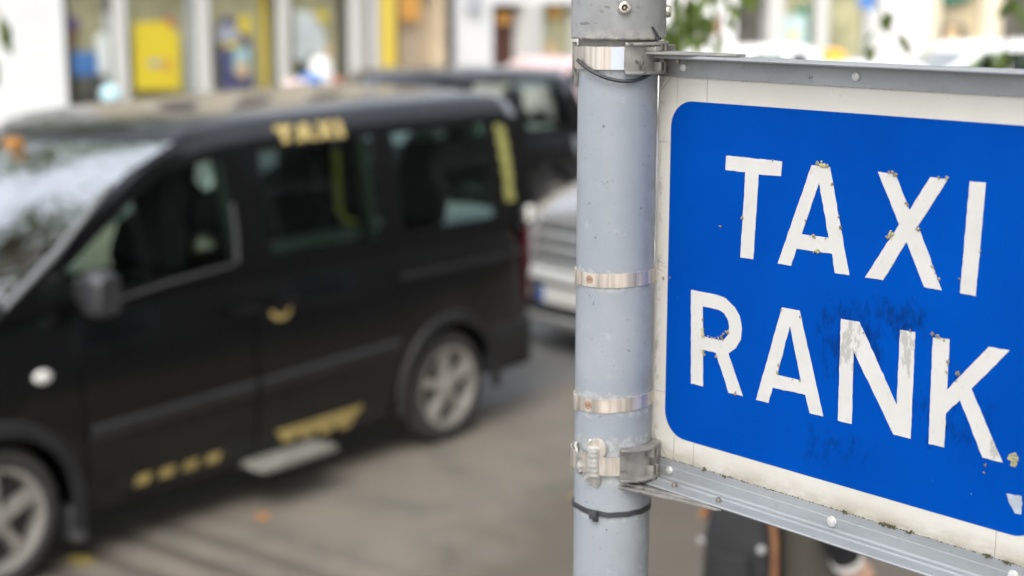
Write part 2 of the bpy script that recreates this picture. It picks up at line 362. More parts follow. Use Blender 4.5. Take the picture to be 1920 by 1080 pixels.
def build(name, mb, m, parent=None, smooth=None, bevel=0.0):
    me = bpy.data.meshes.new(name); me.from_pydata(mb.v, [], mb.f)
    mats = m if isinstance(m, (list, tuple)) else [m]
    for x in mats: me.materials.append(x)
    if len(mats) > 1: me.polygons.foreach_set("material_index", mb.mi)
    bm = bmesh.new(); bm.from_mesh(me)
    if bevel > 0:
        es = [e for e in bm.edges if e.is_manifold and e.calc_face_angle(0) > R(30)]
        bmesh.ops.bevel(bm, geom=es, offset=bevel, segments=2, affect='EDGES', profile=0.6, clamp_overlap=True)
    bmesh.ops.recalc_face_normals(bm, faces=bm.faces); bm.to_mesh(me); bm.free()
    if smooth is not None or bevel > 0:
        me.shade_smooth(); me.set_sharp_from_angle(angle=R(smooth if smooth is not None else 40))
    me.update()
    return link(name, me, parent)

def empty(name, loc=(0, 0, 0), rz=0.0, label=None, cat=None, group=None):
    o = bpy.data.objects.new(name, None); COL.objects.link(o); o.location = loc; o.rotation_euler = (0, 0, rz); o.empty_display_size = 0.2
    if label: tag(o, label, cat, group)
    return o

def tag(o, label=None, cat=None, group=None, kind=None):
    if label: o["label"] = label
    if cat: o["category"] = cat
    if group: o["group"] = group
    if kind: o["kind"] = kind
    return o

def rootm(o): return Matrix.Translation(o.location) @ Euler(o.rotation_euler).to_matrix().to_4x4()

def poly_mb(outlines, d0, d1, plane='xz', jitter=0.0, step=0.0):
    """filled flat shape with holes; outline points (a, b) lie in the plane, thickness d0..d1 along the third axis"""
    bm = bmesh.new(); loops = []
    for ol in outlines:
        pts = []
        for i, p in enumerate(ol):
            q = ol[(i + 1) % len(ol)]; L = math.hypot(q[0] - p[0], q[1] - p[1])
            k = max(1, int(L / step)) if step else 1
            for s in range(k):
                a = p[0] + (q[0] - p[0]) * s / k; b = p[1] + (q[1] - p[1]) * s / k
                if s and jitter: a += random.gauss(0, jitter); b += random.gauss(0, jitter)
                pts.append((a, b))
        vs = [bm.verts.new((a, d0, b) if plane == 'xz' else (a, b, d0)) for a, b in pts]
        loops.append([bm.edges.new((vs[i], vs[(i + 1) % len(vs)])) for i in range(len(vs))])
    bmesh.ops.triangle_fill(bm, edges=[e for l in loops for e in l], use_beauty=True, use_dissolve=False)
    r = bmesh.ops.extrude_face_region(bm, geom=bm.faces[:])
    for v in [g for g in r["geom"] if isinstance(g, bmesh.types.BMVert)]:
        if plane == 'xz': v.co.y = d1
        else: v.co.z = d1
    bm.verts.index_update(); mb = MB(); mb.add([v.co for v in bm.verts], [tuple(v.index for v in f.verts) for f in bm.faces]); bm.free()
    return mb

def rrect(x0, x1, z0, z1, r, n=8):
    p = []
    for cx, cz, a0 in ((x1 - r, z1 - r, 0), (x0 + r, z1 - r, 90), (x0 + r, z0 + r, 180), (x1 - r, z0 + r, 270)):
        for i in range(n + 1):
            a = R(a0 + 90 * i / n); p.append((cx + r * math.cos(a), cz + r * math.sin(a)))
    return p

# ---------------------------------------------------------------- letters (millimetres in the sign's plane)
GL = {
 'T': [[(89.9,136.9),(154.5,137.0),(153.9,123.8),(128.5,123.1),(125.4,45.3),(110.2,45.0),(113.2,123.7),(89.5,123.7)]],
 'A': [[(187.0,136.4),(206.4,136.5),(231.5,45.4),(216.3,45.2),(212.6,61.7),(174.1,61.1),(168.7,45.1),(153.5,45.1)],[(195.7,121.7),(208.4,75.1),(179.0,74.8)]],
 'X': [[(255.7,136.8),(273.1,136.1),(288.4,107.8),(306.6,137.0),(322.9,136.4),(297.5,96.1),(322.9,45.7),(306.6,45.8),(287.1,81.3),(265.9,45.8),(247.6,45.7),(279.1,95.0)]],
 'I': [[(342.9,137.0),(357.3,137.2),(354.3,45.6),(339.9,45.8)]],
 'R': [[(51.0,6.0),(82.9,5.9),(94.0,4.2),(105.1,-2.5),(111.6,-10.0),(114.6,-21.3),(113.7,-32.0),(108.2,-40.8),(99.3,-47.7),(118.1,-85.0),(101.2,-85.2),(84.0,-49.8),(67.9,-49.3),(69.0,-85.2),(53.9,-85.3)],[(66.2,-7.6),(85.1,-7.9),(92.8,-10.2),(98.1,-16.2),(99.5,-22.5),(98.6,-29.3),(93.7,-35.1),(87.8,-36.7),(67.5,-36.6)]],
 'A2': [[(160.2,6.1),(179.9,6.2),(210.3,-84.9),(195.4,-84.9),(189.9,-69.2),(152.7,-69.8),(148.6,-85.2),(133.9,-85.2)],[(169.9,-9.2),(184.4,-57.1),(157.4,-56.9)]],
 'N': [[(224.8,5.9),(244.0,6.5),(285.8,-59.1),(285.2,6.2),(300.0,6.8),(300.9,-85.0),(284.2,-85.2),(239.3,-19.8),(240.8,-85.0),(226.2,-85.2)]],
 'K': [[(317.1,5.1),(332.8,6.5),(333.1,-36.1),(368.6,6.5),(387.3,6.8),(355.4,-30.7),(387.2,-85.3),(369.4,-85.5),(345.7,-42.1),(333.3,-56.1),(333.5,-85.1),(318.6,-85.5)]],
}
LICH = [(199.0,138.1,3),(194.4,138.6,2.2),(203.5,138.0,2.2),(210.3,122.2,1.6),(217.9,94.7,1.3),(220.8,85.3,1.8),(183.4,87.3,1.2),(192.9,74.9,1.9),(188.3,74.3,1),(205.6,73.8,0.9),(197.5,62.4,2.4),(193.6,60.8,1.2),(111.0,82.2,1.8),(85.2,70.9,1.3),(144.1,137.2,1.2),(103.4,137.2,0.7),(111.6,137.4,0.7),(163.6,75.2,0.9),(266.8,137.2,1.6),(269.9,137.5,1.6),(273.0,135.5,2.4),(285.9,112.8,1.8),(297.7,93.5,2.3),(272.2,85.1,3.8),(268.3,83.1,1.6),(314.6,137.2,1.4),(322.8,137.6,1.7),(313.2,64.2,1.6),(316.3,58.9,0.9),(320.0,55.1,1.6),(356.0,82.2,1.2),(339.2,57.7,1.1),(274.7,60.5,0.8),(66.7,-20.6,1.5),(67.3,-31.3,2.4),(67.4,-35.4,2.2),(67.9,-50.9,2.6),(69.4,-53.8,1.8),(85.0,-52.9,1.5),(74.1,-35.3,1.2),(78.1,-35.4,1.2),(82.7,-35.9,1.2),(87.3,-35.1,1.5),(91.2,-33.8,2.6),(93.0,-30.1,1.4),(97.7,-27.7,2.6),(109.0,-84.0,1.8),(115.6,-78.9,1),(85.5,5.9,0.9),(92.3,5.4,0.9),(159.8,3.4,1.3),(180.9,0.5,1.3),(158.8,-47.9,1.6),(157.9,-55.2,1.7),(183.6,-56.6,1.5),(175.0,-58.1,0.9),(317.3,8.5,2),(321.5,7.5,1.8),(327.7,5.1,1.4),(324.1,5.7,1.2),(332.8,-12.5,1.6),(331.9,-21.9,1.5),(332.6,-16.2,1),(342.6,-20.8,2),(342.0,-26.4,1.2),(295.4,7.1,1.2),(249.1,-2.6,1),(372.5,-91.2,1.3),(372.0,-97.8,1.1),(24.3,14.0,1.2),(15.2,12.2,1.8)]
YELLOWISH = {(67.3,-31.3),(67.4,-35.4),(67.9,-50.9),(199.0,138.1),(272.2,85.1),(197.5,62.4)}

# ================================================================ GROUND
DIR = Vector((math.sin(0.672), math.cos(0.672), 0)); LAT = Vector((-DIR.y, DIR.x, 0))   # along the street / across it (away from viewer)
VAN_ROT = math.atan2(DIR.y, DIR.x)
VAN_NEAR = Vector((-2.80026, 5.55566, 0))                                                # nose corner of the van's near side
g = MB().box(-160, 160, -160, 160, -0.5, 0); tag(build("road", g, M['asphalt']), kind="structure")
road_side = empty  # (alias unused)
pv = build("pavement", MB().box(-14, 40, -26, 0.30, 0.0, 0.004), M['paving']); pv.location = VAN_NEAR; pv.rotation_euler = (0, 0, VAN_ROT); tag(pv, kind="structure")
F0 = Vector((-6.76, 26.9, 0))
fp = build("footpath", MB().box(-30, 14.0, -2.4, 0.6, 0.0, 0.12), M['flags']); fp.location = F0; fp.rotation_euler = (0, 0, VAN_ROT); tag(fp, kind="structure")
F1 = Vector((1.6, 38, 0))
fp2 = build("footpath", MB().box(0.0, 40, -2.0, 0.6, 0.0, 0.125), M['flags']); fp2.location = F1; fp2.rotation_euler = (0, 0, R(12)); tag(fp2, kind="structure")

# ================================================================ POLE
PX, PY, PR = 0.1004, 1.4736, 0.038
pole = empty("street_pole", (PX, PY, 0), 0, "pale blue-grey painted steel pole with a wider grey sleeve at its top", "pole")
pm = MB().lathe([(PR, 0.0), (PR, 1.2)] + [(PR, 1.6 + 0.02 * i) for i in range(0, 48)] + [(PR, 2.62)], 72)
build("pole_shaft", pm, M['pole'], pole, 40)
sl = []
for i in range(40):
    z = 2.5535 + i * 0.025
    sl.append((0.0447, z))
sm_ = MB(); n_ = 72; rs_ = []
for i, (r, z) in enumerate([(0.0395, 2.5545), (0.0436, 2.5535), (0.0449, 2.5550)] + sl[1:]):
    ring = []
    for j in range(n_):
        a = 2 * math.pi * j / n_
        zz = z + (0.0011 * noise.noise(Vector((math.cos(a) * 5, math.sin(a) * 5, 1.0))) + 0.0006 * noise.noise(Vector((math.cos(a) * 16, math.sin(a) * 16, 3.0))) if i < 3 else 0)
        ring.append((r * math.cos(a), r * math.sin(a), zz))
    rs_.append(ring)
sm_.rings(rs_)
sleeve = build("sleeve", sm_, M['sleeve'], pole, 40)
def on_pole(r, ang, z):      # ang in degrees, 0 towards the viewer, positive to the right
    a = R(ang); return Vector((r * math.sin(a), -r * math.cos(a), z))
def pole_frame(r, ang, z):   # local z outwards
    a = R(ang); o = Vector((math.sin(a), -math.cos(a), 0)); s = Vector((math.cos(a), math.sin(a), 0))
    m4 = Matrix((s, Vector((0, 0, 1)), o)).transposed().to_4x4(); m4.translation = on_pole(r, ang, z); return m4
F = pole_frame(0.0447, 2.5, 2.5829)
scr = build("socket_screw", MB().lathe([(0.0062, -0.002), (0.0064, 0.0015), (0.0055, 0.0042), (0.0046, 0.0046), (0.0032, 0.0046), (0.0030, 0.0012), (0.0009, 0.0012), (0.0008, 0.002)], 24, F), M['screw'], sleeve, 35)
build("screw_recess", MB().lathe([(0.0031, 0.0), (0.0031, 0.0014)], 6, F), M['hole'], scr)
F = pole_frame(0.0447, 88, 2.579)
build("socket_screw", MB().lathe([(0.0058, -0.002), (0.006, 0.0015), (0.0050, 0.0042), (0.003, 0.0042)], 20, F), M['screw'], sleeve, 35)

def strap_ring(r0, th, z0, z1, a0, a1, tilt=0.0, n=64, wob=0.0):
    mb = MB(); rs = []
    for i in range(n + 1):
        a = a0 + (a1 - a0) * i / n; dz = tilt * math.sin(R(a)) + wob * noise.noise(Vector((a * 0.05, z0 * 7, 0)))
        ro = r0 + wob * 0.5 * noise.noise(Vector((a * 0.04, 4 + z0, 0)))
        rs.append([on_pole(ro, a, z0 + dz), on_pole(ro + th, a, z0 + dz), on_pole(ro + th, a, z1 + dz), on_pole(ro, a, z1 + dz)])
    return mb.rings(rs, True, True)

for z, tilt, lab in ((2.3275, 0.0012, "narrow steel strap round the pole, halfway up the blue sign"), (2.2045, 0.0030, "narrow steel strap round the pole, next above the lower sign clamp")):
    b = empty("steel_strap", (PX, PY, 0), 0, lab, "strap", "plain steel straps on the pole")
    st = build("strap_band", strap_ring(PR + 0.0003, 0.0009, z - 0.0066, z + 0.0066, -74, 262, tilt, 72, 0.0006), M['copper_strap'], b, 40)
    # loose overlapped tail and lock on the left
    build("strap_lock", MB().box(-0.004, 0.0035, -0.0078, 0.0078, 0, 0.0030, M4=pole_frame(PR, -71, z - tilt)), M['strap'], b, bevel=0.0006)
    Fs = pole_frame(PR + 0.0014, -42, z + 0.0004 - tilt * 0.66)
    ringm = MB()
    for ro, ri in ((0.0038, 0.0031), (0.0021, 0.0014)):
        ringm.rings([[Fs @ Vector((r * math.cos(t * math.pi / 10), r * math.sin(t * math.pi / 10), h)) for t in range(20)] for r, h in ((ri, 0), (ri, 0.0003), (ro, 0.0003), (ro, 0))], True, False)
    ringm.box(-0.0008, 0.0008, -0.0008, 0.0008, 0, 0.0003, M4=Fs)
    build("ring_stamp", ringm, M['stamp'], st)

# black cable tie low on the pole, with its head
t = empty("cable_tie", (PX, PY, 0), 0, "thin black cable tie round the pole below the lower sign clamp", "cable tie")
tie = build("tie_strap", strap_ring(PR + 0.0002, 0.0014, 2.0920, 2.0972, -180, 180, -0.0004, 72, 0.0016), M['tie'], t, 40)
hd = MB().box(-0.0042, 0.0042, -0.0042, 0.0042, 0, 0.0052, M4=pole_frame(PR + 0.0006, -29, 2.0935)); hd.box(-0.0026, 0.0030, -0.0070, -0.0038, 0.0004, 0.0036, M4=pole_frame(PR + 0.0006, -27, 2.0935))
build("tie_head", hd, M['tie'], t, bevel=0.0009)
# cut wire hooked behind the top clamp
t = empty("black_wire", (PX, PY, 0), 0, "short cut black wire sagging below the top clamp of the sign", "wire")
wp = [on_pole(PR + 0.0065 - 0.003 * k, -62 + 104 * k, 2.5345 - 0.0145 * math.sin(min(1, k * 1.12) * math.pi / 2) - 0.0060 * math.sin(k * math.pi) + 0.006 * max(0, k - 0.72)) for k in [i / 18 for i in range(19)]]
build("wire_strand", MB().tube(wp, 0.00175, 10), M['tie'], t, 60)
t = empty("cable_tie", (PX, PY, 0), 0, "cut black cable tie end sticking up against the grey sleeve", "cable tie")
build("tie_tail", MB().tube([on_pole(0.0475, 47, 2.5555), on_pole(0.0468, 43, 2.5605), on_pole(0.0462, 38, 2.5655)], [0.0013, 0.0011, 0.0010], 8), M['tie'], t, 60)
hd = MB().box(-0.0026, 0.0026, -0.0016, 0.0016, -0.0002, 0.0036, M4=pole_frame(0.0455, 47, 2.5545)); build("tie_head", hd, M['tie'], t, bevel=0.0005)

# ================================================================ TAXI RANK SIGN
SZ = EYE - 0.28684; SROT = math.atan2(-0.7487, 0.6629)
sign = empty("taxi_rank_sign", (0.13742, 1.47360, SZ), SROT, "blue TAXI RANK sign with white letters in a grey metal frame on the pole", "sign")
inv = rootm(sign).inverted()
def P2S(mb):   # pole-local coordinates to sign-local
    return mb.xform(inv @ Matrix.Translation((PX, PY, 0)))
XR = 0.452
bl = MB()
bl.rings([[(0.0032, 0.0, 0.2245), (0.0032, 0.004, 0.2245), (XR, 0.004, 0.2245), (XR, 0.0, 0.2245)], [(0.0005, 0.0, -0.183), (0.0005, 0.004, -0.183), (XR, 0.004, -0.183), (XR, 0.0, -0.183)]])
build("backing_board", bl, M['board_edge'], sign)
blue = build("blue_panel", poly_mb([[(0.0205 + (a < 0.0206) * 0 , b) if False else (a, b) for a, b in rrect(0.0205, 0.4245, -0.1432, 0.1838, 0.026, 10)]], -0.0012, -0.0002), M['blue'], sign)
# border tape, laid in strips with gaps that show as dirty seams
def tape(pts, jit=0.0): build("border_tape", poly_mb([pts], -0.0008, -0.0001, jitter=jit, step=0.012 if jit else 0), M['tape'], sign)
g_ = 0.0009
tape([(0.0056, 0.2090), (0.0270, 0.2090), (0.0268, 0.1440), (0.0052, 0.1440)])
tape([(0.0270 + g_, 0.2090), (0.0640, 0.2090), (0.0640, 0.1720), (0.0270 + g_, 0.1720)])
tape([(0.0640 + g_, 0.2090), (XR - 0.001, 0.2090), (XR - 0.001, 0.1780), (0.0640 + g_, 0.1780)])
tape([(0.0270 + g_, 0.1716), (0.0600, 0.1716), (0.0460, 0.1440), (0.0270 + g_, 0.1440)])
tape([(0.0078, 0.1440 - g_), (0.0400, 0.1440 - g_), (0.0400, 0.0240), (0.0060, 0.0240)], 0.0004)
tape([(0.0062, 0.0240 - g_ * 0.6), (0.0400, 0.0240 - g_ * 0.6), (0.0400, -0.1010), (0.0052, -0.1010)], 0.0004)
tape([(0.0016, -0.1010 - g_), (0.0580, -0.1010 - g_), (0.0580, -0.1680), (0.0010, -0.1680)])
tape([(0.0580 + g_, -0.1250), (0.3850, -0.1250), (0.3850, -0.1680), (0.0580 + g_, -0.1680)])
tape([(0.3850 + g_, -0.1200), (XR - 0.001, -0.1200), (XR - 0.001, -0.1680), (0.3850 + g_, -0.1680)])
tape([(0.4100, 0.1775), (XR - 0.001, 0.1775), (XR - 0.001, -0.1195), (0.4100, -0.1195)])
# hairline cracks of the old tape
for (x0, z0), (x1, z1) in (((0.0075, 0.1925), (0.0195, 0.2050)), ((0.0060, 0.0290), (0.0150, 0.0260)), ((0.0060, 0.0210), (0.0140, 0.0180)), ((0.0045, -0.1440), (0.0240, -0.1660)), ((0.0330, -0.1440), (0.0331, -0.1670))):
    d = Vector((x1 - x0, 0, z1 - z0)); k = Vector((-d.z, 0, d.x)).normalized() * 0.00028
    a, b = Vector((x0, -0.00095, z0)), Vector((x1, -0.00095, z1))
    sm = MB(); sm.add([a - k, b - k, b + k, a + k, a - k + Vector((0, 0.0001, 0)), b - k + Vector((0, 0.0001, 0)), b + k + Vector((0, 0.0001, 0)), a + k + Vector((0, 0.0001, 0))], [(0, 1, 2, 3), (7, 6, 5, 4), (0, 4, 5, 1), (2, 6, 7, 3)])
    build("tape_crack", sm, M['seam'], sign)
LETTER_NAMES = {'T': 'white letter T', 'A': 'white letter A of TAXI', 'X': 'white letter X', 'I': 'white letter I', 'R': 'white letter R', 'A2': 'white letter A of RANK', 'N': 'worn white letter N', 'K': 'white letter K'}
for k, ols in GL.items():
    lo = build("letter", poly_mb([[(a / 1000, b / 1000) for a, b in ol] for ol in ols], -0.0016, -0.0011, jitter=0.00016, step=0.004), M['worn_letter'] if k in 'NK' else M['letter'], blue)
    lo["label"] = LETTER_NAMES[k]
# bare metal chip and lichen
build("paint_chip", poly_mb([[(0.3925, -0.1100), (0.4060, -0.1090), (0.4065, -0.1240), (0.4010, -0.1245), (0.3955, -0.1175)]], -0.0014, -0.0011, jitter=0.0003, step=0.003), M['alu'], blue)
lm, lm2 = MB(), MB()
for i, (x, z, r) in enumerate(LICH):
    tgt = lm2 if (x, z) in YELLOWISH else lm
    for j in range(max(3, int(r * 4))):
        a = random.uniform(0, 6.28); d = r * 0.85 * math.sqrt(random.random())
        tgt.blob((x / 1000 + d * math.cos(a) / 1000, -0.0017 - random.uniform(0, 0.0006), z / 1000 + d * math.sin(a) / 1000), random.uniform(0.35, 0.62) * min(r, 2) / 1000 * 1.05, i * 9 + j, (1, 0.7, 1), 1, 0.7)
for i in range(60):     # crumbs caught along letter edges
    k = random.choice(list(GL)); ol = random.choice(GL[k]); q = random.randrange(len(ol)); p0, p1 = ol[q], ol[(q + 1) % len(ol)]; t_ = random.random()
    lm.blob(((p0[0] + (p1[0] - p0[0]) * t_) / 1000, -0.0016, (p0[1] + (p1[1] - p0[1]) * t_) / 1000), random.uniform(0.00022, 0.0005), i, (1, 0.7, 1), 1, 0.7)
tag(build("lichen", lm, M['lichen'], blue), kind="stuff")
tag(build("yellow_lichen", lm2, M['lichen_y'], blue), kind="stuff")
dm = MB()
for j in range(46):
    a = random.uniform(0, 6.28); d = 5.6 * math.sqrt(random.random())
    x_, z_ = 0.3962 + d * 0.8 * math.cos(a) / 1000, -0.0808 + d * math.sin(a) / 1000
    if x_ < 0.3945 and z_ < -0.0815: continue
    dm.blob((x_, -0.0013, z_), random.uniform(0.0008, 0.0016), j, (1, 0.35, 1), 1, 0.6)
build("lichen_patch", dm, M['lichen_y'], blue)

# top and bottom rails (angle section with a rounded rib)
def rail(prof, x0, x1, name):
    n = 40; mb = MB(); rs = []
    for i in range(n + 1):
        x = x0 + (x1 - x0) * i / n
        rs.append([(x, y, z) for y, z in prof])
    return build(name, mb.rings(rs, True, True), M['rail'], sign, 30)
top = rail([(-0.0010, 0.2058), (-0.0035, 0.2058), (-0.0035, 0.2212), (-0.0050, 0.2232), (-0.0240, 0.2234), (-0.0248, 0.2246), (-0.0240, 0.2268), (-0.0010, 0.2268)], 0.0022, XR, "top_rail")
bot = rail([(-0.0010, -0.1668), (-0.0032, -0.1664), (-0.0032, -0.1738), (-0.0040, -0.1744), (-0.0040, -0.1836), (-0.0052, -0.1852), (-0.0085, -0.1858), (-0.0100, -0.1846), (-0.0124, -0.1846), (-0.0140, -0.1860), (-0.0278, -0.1864), (-0.0290, -0.1876), (-0.0278, -0.1890), (-0.0010, -0.1890)], 0.0010, XR, "bottom_rail")
RV = Matrix(((1, 0, 0), (0, 0, -1), (0, 1, 0))).to_4x4()      # local z -> -y
def rivet(x, z, y, par, r=0.0042):
    m4 = Matrix.Translation((x, y, z)) @ Matrix.Rotation(R(90), 4, 'X')
    build("rivet", MB().lathe([(r * 0.92, -0.0005), (r, 0.0006), (r * 0.86, 0.0018), (r * 0.45, 0.0024), (r * 0.1, 0.0025)], 24, m4), M['rivet'], par, 40)
rivet(0.0373, 0.2150, -0.0035, top); rivet(0.2315, 0.2148, -0.0035, top); rivet(0.425, 0.2148, -0.0035, top)
rivet(0.0312, -0.1770, -0.0040, bot); rivet(0.2265, -0.1775, -0.0040, bot, 0.0052); rivet(0.4050, -0.1756, -0.0040, bot, 0.0052)
def bolt(x, y, z, par, up=1):
    m4 = Matrix.Translation((x, y, z)) @ (Matrix.Identity(4) if up > 0 else Matrix.Rotation(R(180), 4, 'X'))
    build("bolt", MB().lathe([(0.0026, -0.002), (0.0027, 0.0028), (0.0023, 0.0044), (0.0012, 0.0050), (0.0003, 0.0051)], 16, m4), M['bolt'], par, 40)
bolt(0.0215, -0.0175, -0.1866, bot); bolt(0.0510, -0.0185, -0.1866, bot); bolt(0.1080, -0.0200, -0.1868, bot)
bolt(0.0080, -0.0160, 0.2238, top, -1); bolt(0.0400, -0.0150, 0.2238, top, -1)
mo = MB()
for i in range(420):
    x = random.uniform(0.01, XR); w = 0.55 + 0.6 * noise.noise(Vector((x * 22, 0, 0)))
    if random.random() > w: continue
    mo.blob((x, -0.0019 - random.uniform(0, 0.0012), -0.1664 + random.uniform(-0.0004, 0.0004)), random.uniform(0.0003, 0.00085), i, (1.2, 0.8, 0.8), 1, 0.7)
for (x, r, k) in ((0.2809, 3.0, 34), (0.289, 2.0, 18), (0.3052, 1.6, 10), (0.3792, 2.0, 18), (0.3971, 1.8, 14), (0.075, 1.2, 8), (0.1, 1.0, 8), (0.24, 1.1, 8)):
    for j in range(k):
        mo.blob((x + random.gauss(0, r * 0.0011), -0.0026 - random.uniform(0, 0.0018), -0.1664 + random.uniform(-0.0008, 0.0018)), random.uniform(0.0005, 0.0012), j * 7 + int(x * 999), (1, 0.8, 1), 1, 0.7)
for i in range(60):
    mo.blob((random.uniform(0.09, XR), -0.0026, 0.2056 + random.uniform(-0.0003, 0.0002)), random.uniform(0.0002, 0.0005), i, (1.2, 0.8, 0.8), 1, 0.7)
tag(build("moss", mo, M['moss'], bot), kind="stuff")

# clamp brackets: strap, saddle with folded lips, tapered arm along the rail
def bracket(zc, hh, name_arm_z, arm_pts, strap_z, a_sad, buckle, pr=PR):
    br = build("clamp_bracket", P2S(strap_ring(pr + 0.0006, 0.0040, zc - hh + 0.004, zc + hh - 0.004, a_sad[0], a_sad[1], 0, 24)), M['bracket'], sign, 35)
    lips = MB()
    for zz in (zc + hh - 0.0045, zc - hh + 0.0010):
        ring = []
        for i in range(25):
            a = a_sad[0] + (a_sad[1] - a_sad[0]) * i / 24; k = 0.0088 + 0.0035 * math.sin(i / 24 * math.pi)
            ring.append([on_pole(pr + 0.0005, a, zz), on_pole(pr + k, a, zz), on_pole(pr + k, a, zz + 0.0030), on_pole(pr + 0.0005, a, zz + 0.0030)])
        lips.rings(ring, True, True)
    a_m = a_sad[0] + (a_sad[1] - a_sad[0]) * 0.52
    for s in (-1, 1):     # folded tabs beside the slot
        lips.box(-0.0016, 0.0016, min(s * 0.004, s * (hh - 0.001)), max(s * 0.004, s * (hh - 0.001)), 0.004, 0.0118, M4=pole_frame(pr, a_m + 4, zc))
        lips.box(0.0050, 0.0080, min(s * 0.004, s * (hh - 0.001)), max(s * 0.004, s * (hh - 0.001)), 0.004, 0.0118, M4=pole_frame(pr, a_m + 4, zc))
    sl_ = MB()
    for s in (-1, 1): sl_.box(0.0018, 0.0048, min(s * 0.0045, s * (hh - 0.0035)), max(s * 0.0045, s * (hh - 0.0035)), 0.003, 0.0112, M4=pole_frame(pr, a_m + 4, zc))
    build("bracket_slot", P2S(sl_), M['hole'], br)
    build("bracket_lip", P2S(lips), M['bracket'], br, bevel=0.0008)
    bd = build("clamp_strap", P2S(strap_ring(pr + 0.0026, 0.0010, strap_z[0], strap_z[1], -100, a_m - 3, 0, 48, 0.0005)), M['strap'], br, 40)
    bd2 = build("clamp_strap", P2S(strap_ring(pr + 0.0006, 0.0010, strap_z[0], strap_z[1], a_m + 60, 258, 0, 40, 0.0003)), M['strap'], br, 40)
    build("saddle_block", P2S(MB().box(-0.003, 0.028, -hh + 0.006, hh - 0.005, -0.004, 0.0095, M4=pole_frame(pr, a_m + 17, zc))), M['bracket_dark'], br, bevel=0.0012)
    build("bracket_arm", arm_pts, M['bracket'], br, bevel=0.0006)
    return br, bd
arm_t = poly_mb([[(-0.052, -0.034), (-0.030, -0.052), (0.004, -0.037), (0.060, -0.028), (0.108, -0.014), (0.112, -0.004), (-0.02, 0.004)]], 0.2272, 0.2296, plane='xy')
br, bd = bracket(2.5370, 0.0160, 0, arm_t, (2.5262, 2.5472), (4, 86), None)
build("paint_splash", P2S(strap_ring(PR + 0.00375, 0.0003, 2.5264, 2.5470, -12.5, 3.5, 0, 10)), M['patch'], bd, 40)
build("saddle_top", poly_mb([[(-0.046, -0.058), (-0.014, -0.046), (0.026, -0.030), (0.026, -0.022), (-0.03, -0.030)]], 0.2296, 0.2345, plane='xy'), M['bracket'], br, bevel=0.0012)
bk = MB().box(-0.0030, 0.0030, -0.0160, 0.0145, 0, 0.0040, M4=pole_frame(PR + 0.0015, -88, 2.536)); bk.box(-0.0015, 0.0025, -0.0250, -0.0120, -0.001, 0.0030, M4=pole_frame(PR + 0.001, -84, 2.534))
build("strap_buckle", P2S(bk), M['bracket_dark'], br, bevel=0.0008)
arm_b = poly_mb([[(-0.046, -0.058), (-0.026, -0.060), (0.012, -0.0490), (0.070, -0.0360), (0.112, -0.0285), (0.116, -0.0250), (0.10, -0.006), (-0.02, 0.000)]], -0.1922, -0.1893, plane='xy')
br, bd = bracket(2.1462, 0.0180, 0, arm_b, (2.1350, 2.1535), (6, 84), None)
build("arm_rib", poly_mb([[(-0.030, -0.052), (0.010, -0.0435), (0.070, -0.0325), (0.105, -0.0280), (0.060, -0.0300), (0.0, -0.0375), (-0.028, -0.044)]], -0.1893, -0.1874, plane='xy'), M['bracket'], br, bevel=0.0006)
# cast buckle of the lower clamp: ribbed barrel, folded tab, washer ear, lug and bent plates
bk = MB(); n_ = 36; rs_ = []
for i in range(n_ + 1):
    z = -0.0150 + 0.0300 * i / n_; q = 0.00010 * math.sin(i * 1.05)
    w, h = 0.0072 + q, 0.0066 + q
    if i in (0, n_): w *= 0.85; h *= 0.8
    rs_.append([pole_frame(PR, -31, 2.1475) @ Vector((w * math.cos(t * math.pi / 8), z, max(0.0, 0.001 + h * math.sin(t * math.pi / 8)))) for t in range(16)])
buckle = build("strap_buckle", P2S(bk.rings(rs_)), M['foil'], br, 40)
tb = MB().box(-0.0058, 0.0058, 0.0132, 0.0205, 0.0058, 0.0072, M4=pole_frame(PR, -31, 2.1475) @ Matrix.Rotation(R(-16), 4, 'X'))
build("folded_tab", P2S(tb), M['tab'], buckle, bevel=0.0006)
build("buckle_ear", P2S(MB().lathe([(0.0100, 0.0), (0.0104, 0.0014), (0.0098, 0.0024), (0.002, 0.0026)], 28, pole_frame(PR + 0.0008, -26, 2.1610))), M['strap'], buckle, 40)
def bent_plate(name, pts, ang, z, rot, th=0.0022, m='foil', lift=0.001):
    mb = poly_mb([[(a / 1000, b / 1000) for a, b in pts]], 0.0, th, plane='xy', step=0.0014, jitter=0.00025)
    m4 = pole_frame(PR + lift, ang, z) @ Euler(rot).to_matrix().to_4x4()
    mb.v = [tuple(m4 @ Vector((x, y, q + 0.0016 * noise.noise(Vector((x * 190, y * 190, ang)))))) for x, y, q in mb.v]
    build(name, P2S(mb), M[m], buckle, 55)
bent_plate("buckle_lug", [(-8.5, 3), (-7, -4), (-2, -6), (1, -8.5), (6, -5), (8, 1), (5, 5), (-3, 5)], -31, 2.1300, (0.35, 0.1, 0.1), 0.0034, 'foil')
bent_plate("side_plate", [(-6, 14), (3, 16), (5, 6), (3, -4), (5, -14), (-1, -18), (-6, -9)], -60, 2.1480, (0.1, -0.5, 0.05), 0.0022, 'foil', 0.002)
bent_plate("side_plate", [(-4, 9), (4, 7), (3, 0), (4.5, -7), (-3, -9), (-5, 0)], -49, 2.1480, (-0.15, 0.45, -0.1), 0.0018, 'bracket', 0.0022)

# ================================================================ VEHICLES
def lerp_tab(tab, x):
    if x <= tab[0][0]: return tab[0][1]
    for (a, va), (b, vb) in zip(tab, tab[1:]):
        if x <= b: return va + (vb - va) * (x - a) / (b - a)
    return tab[-1][1]

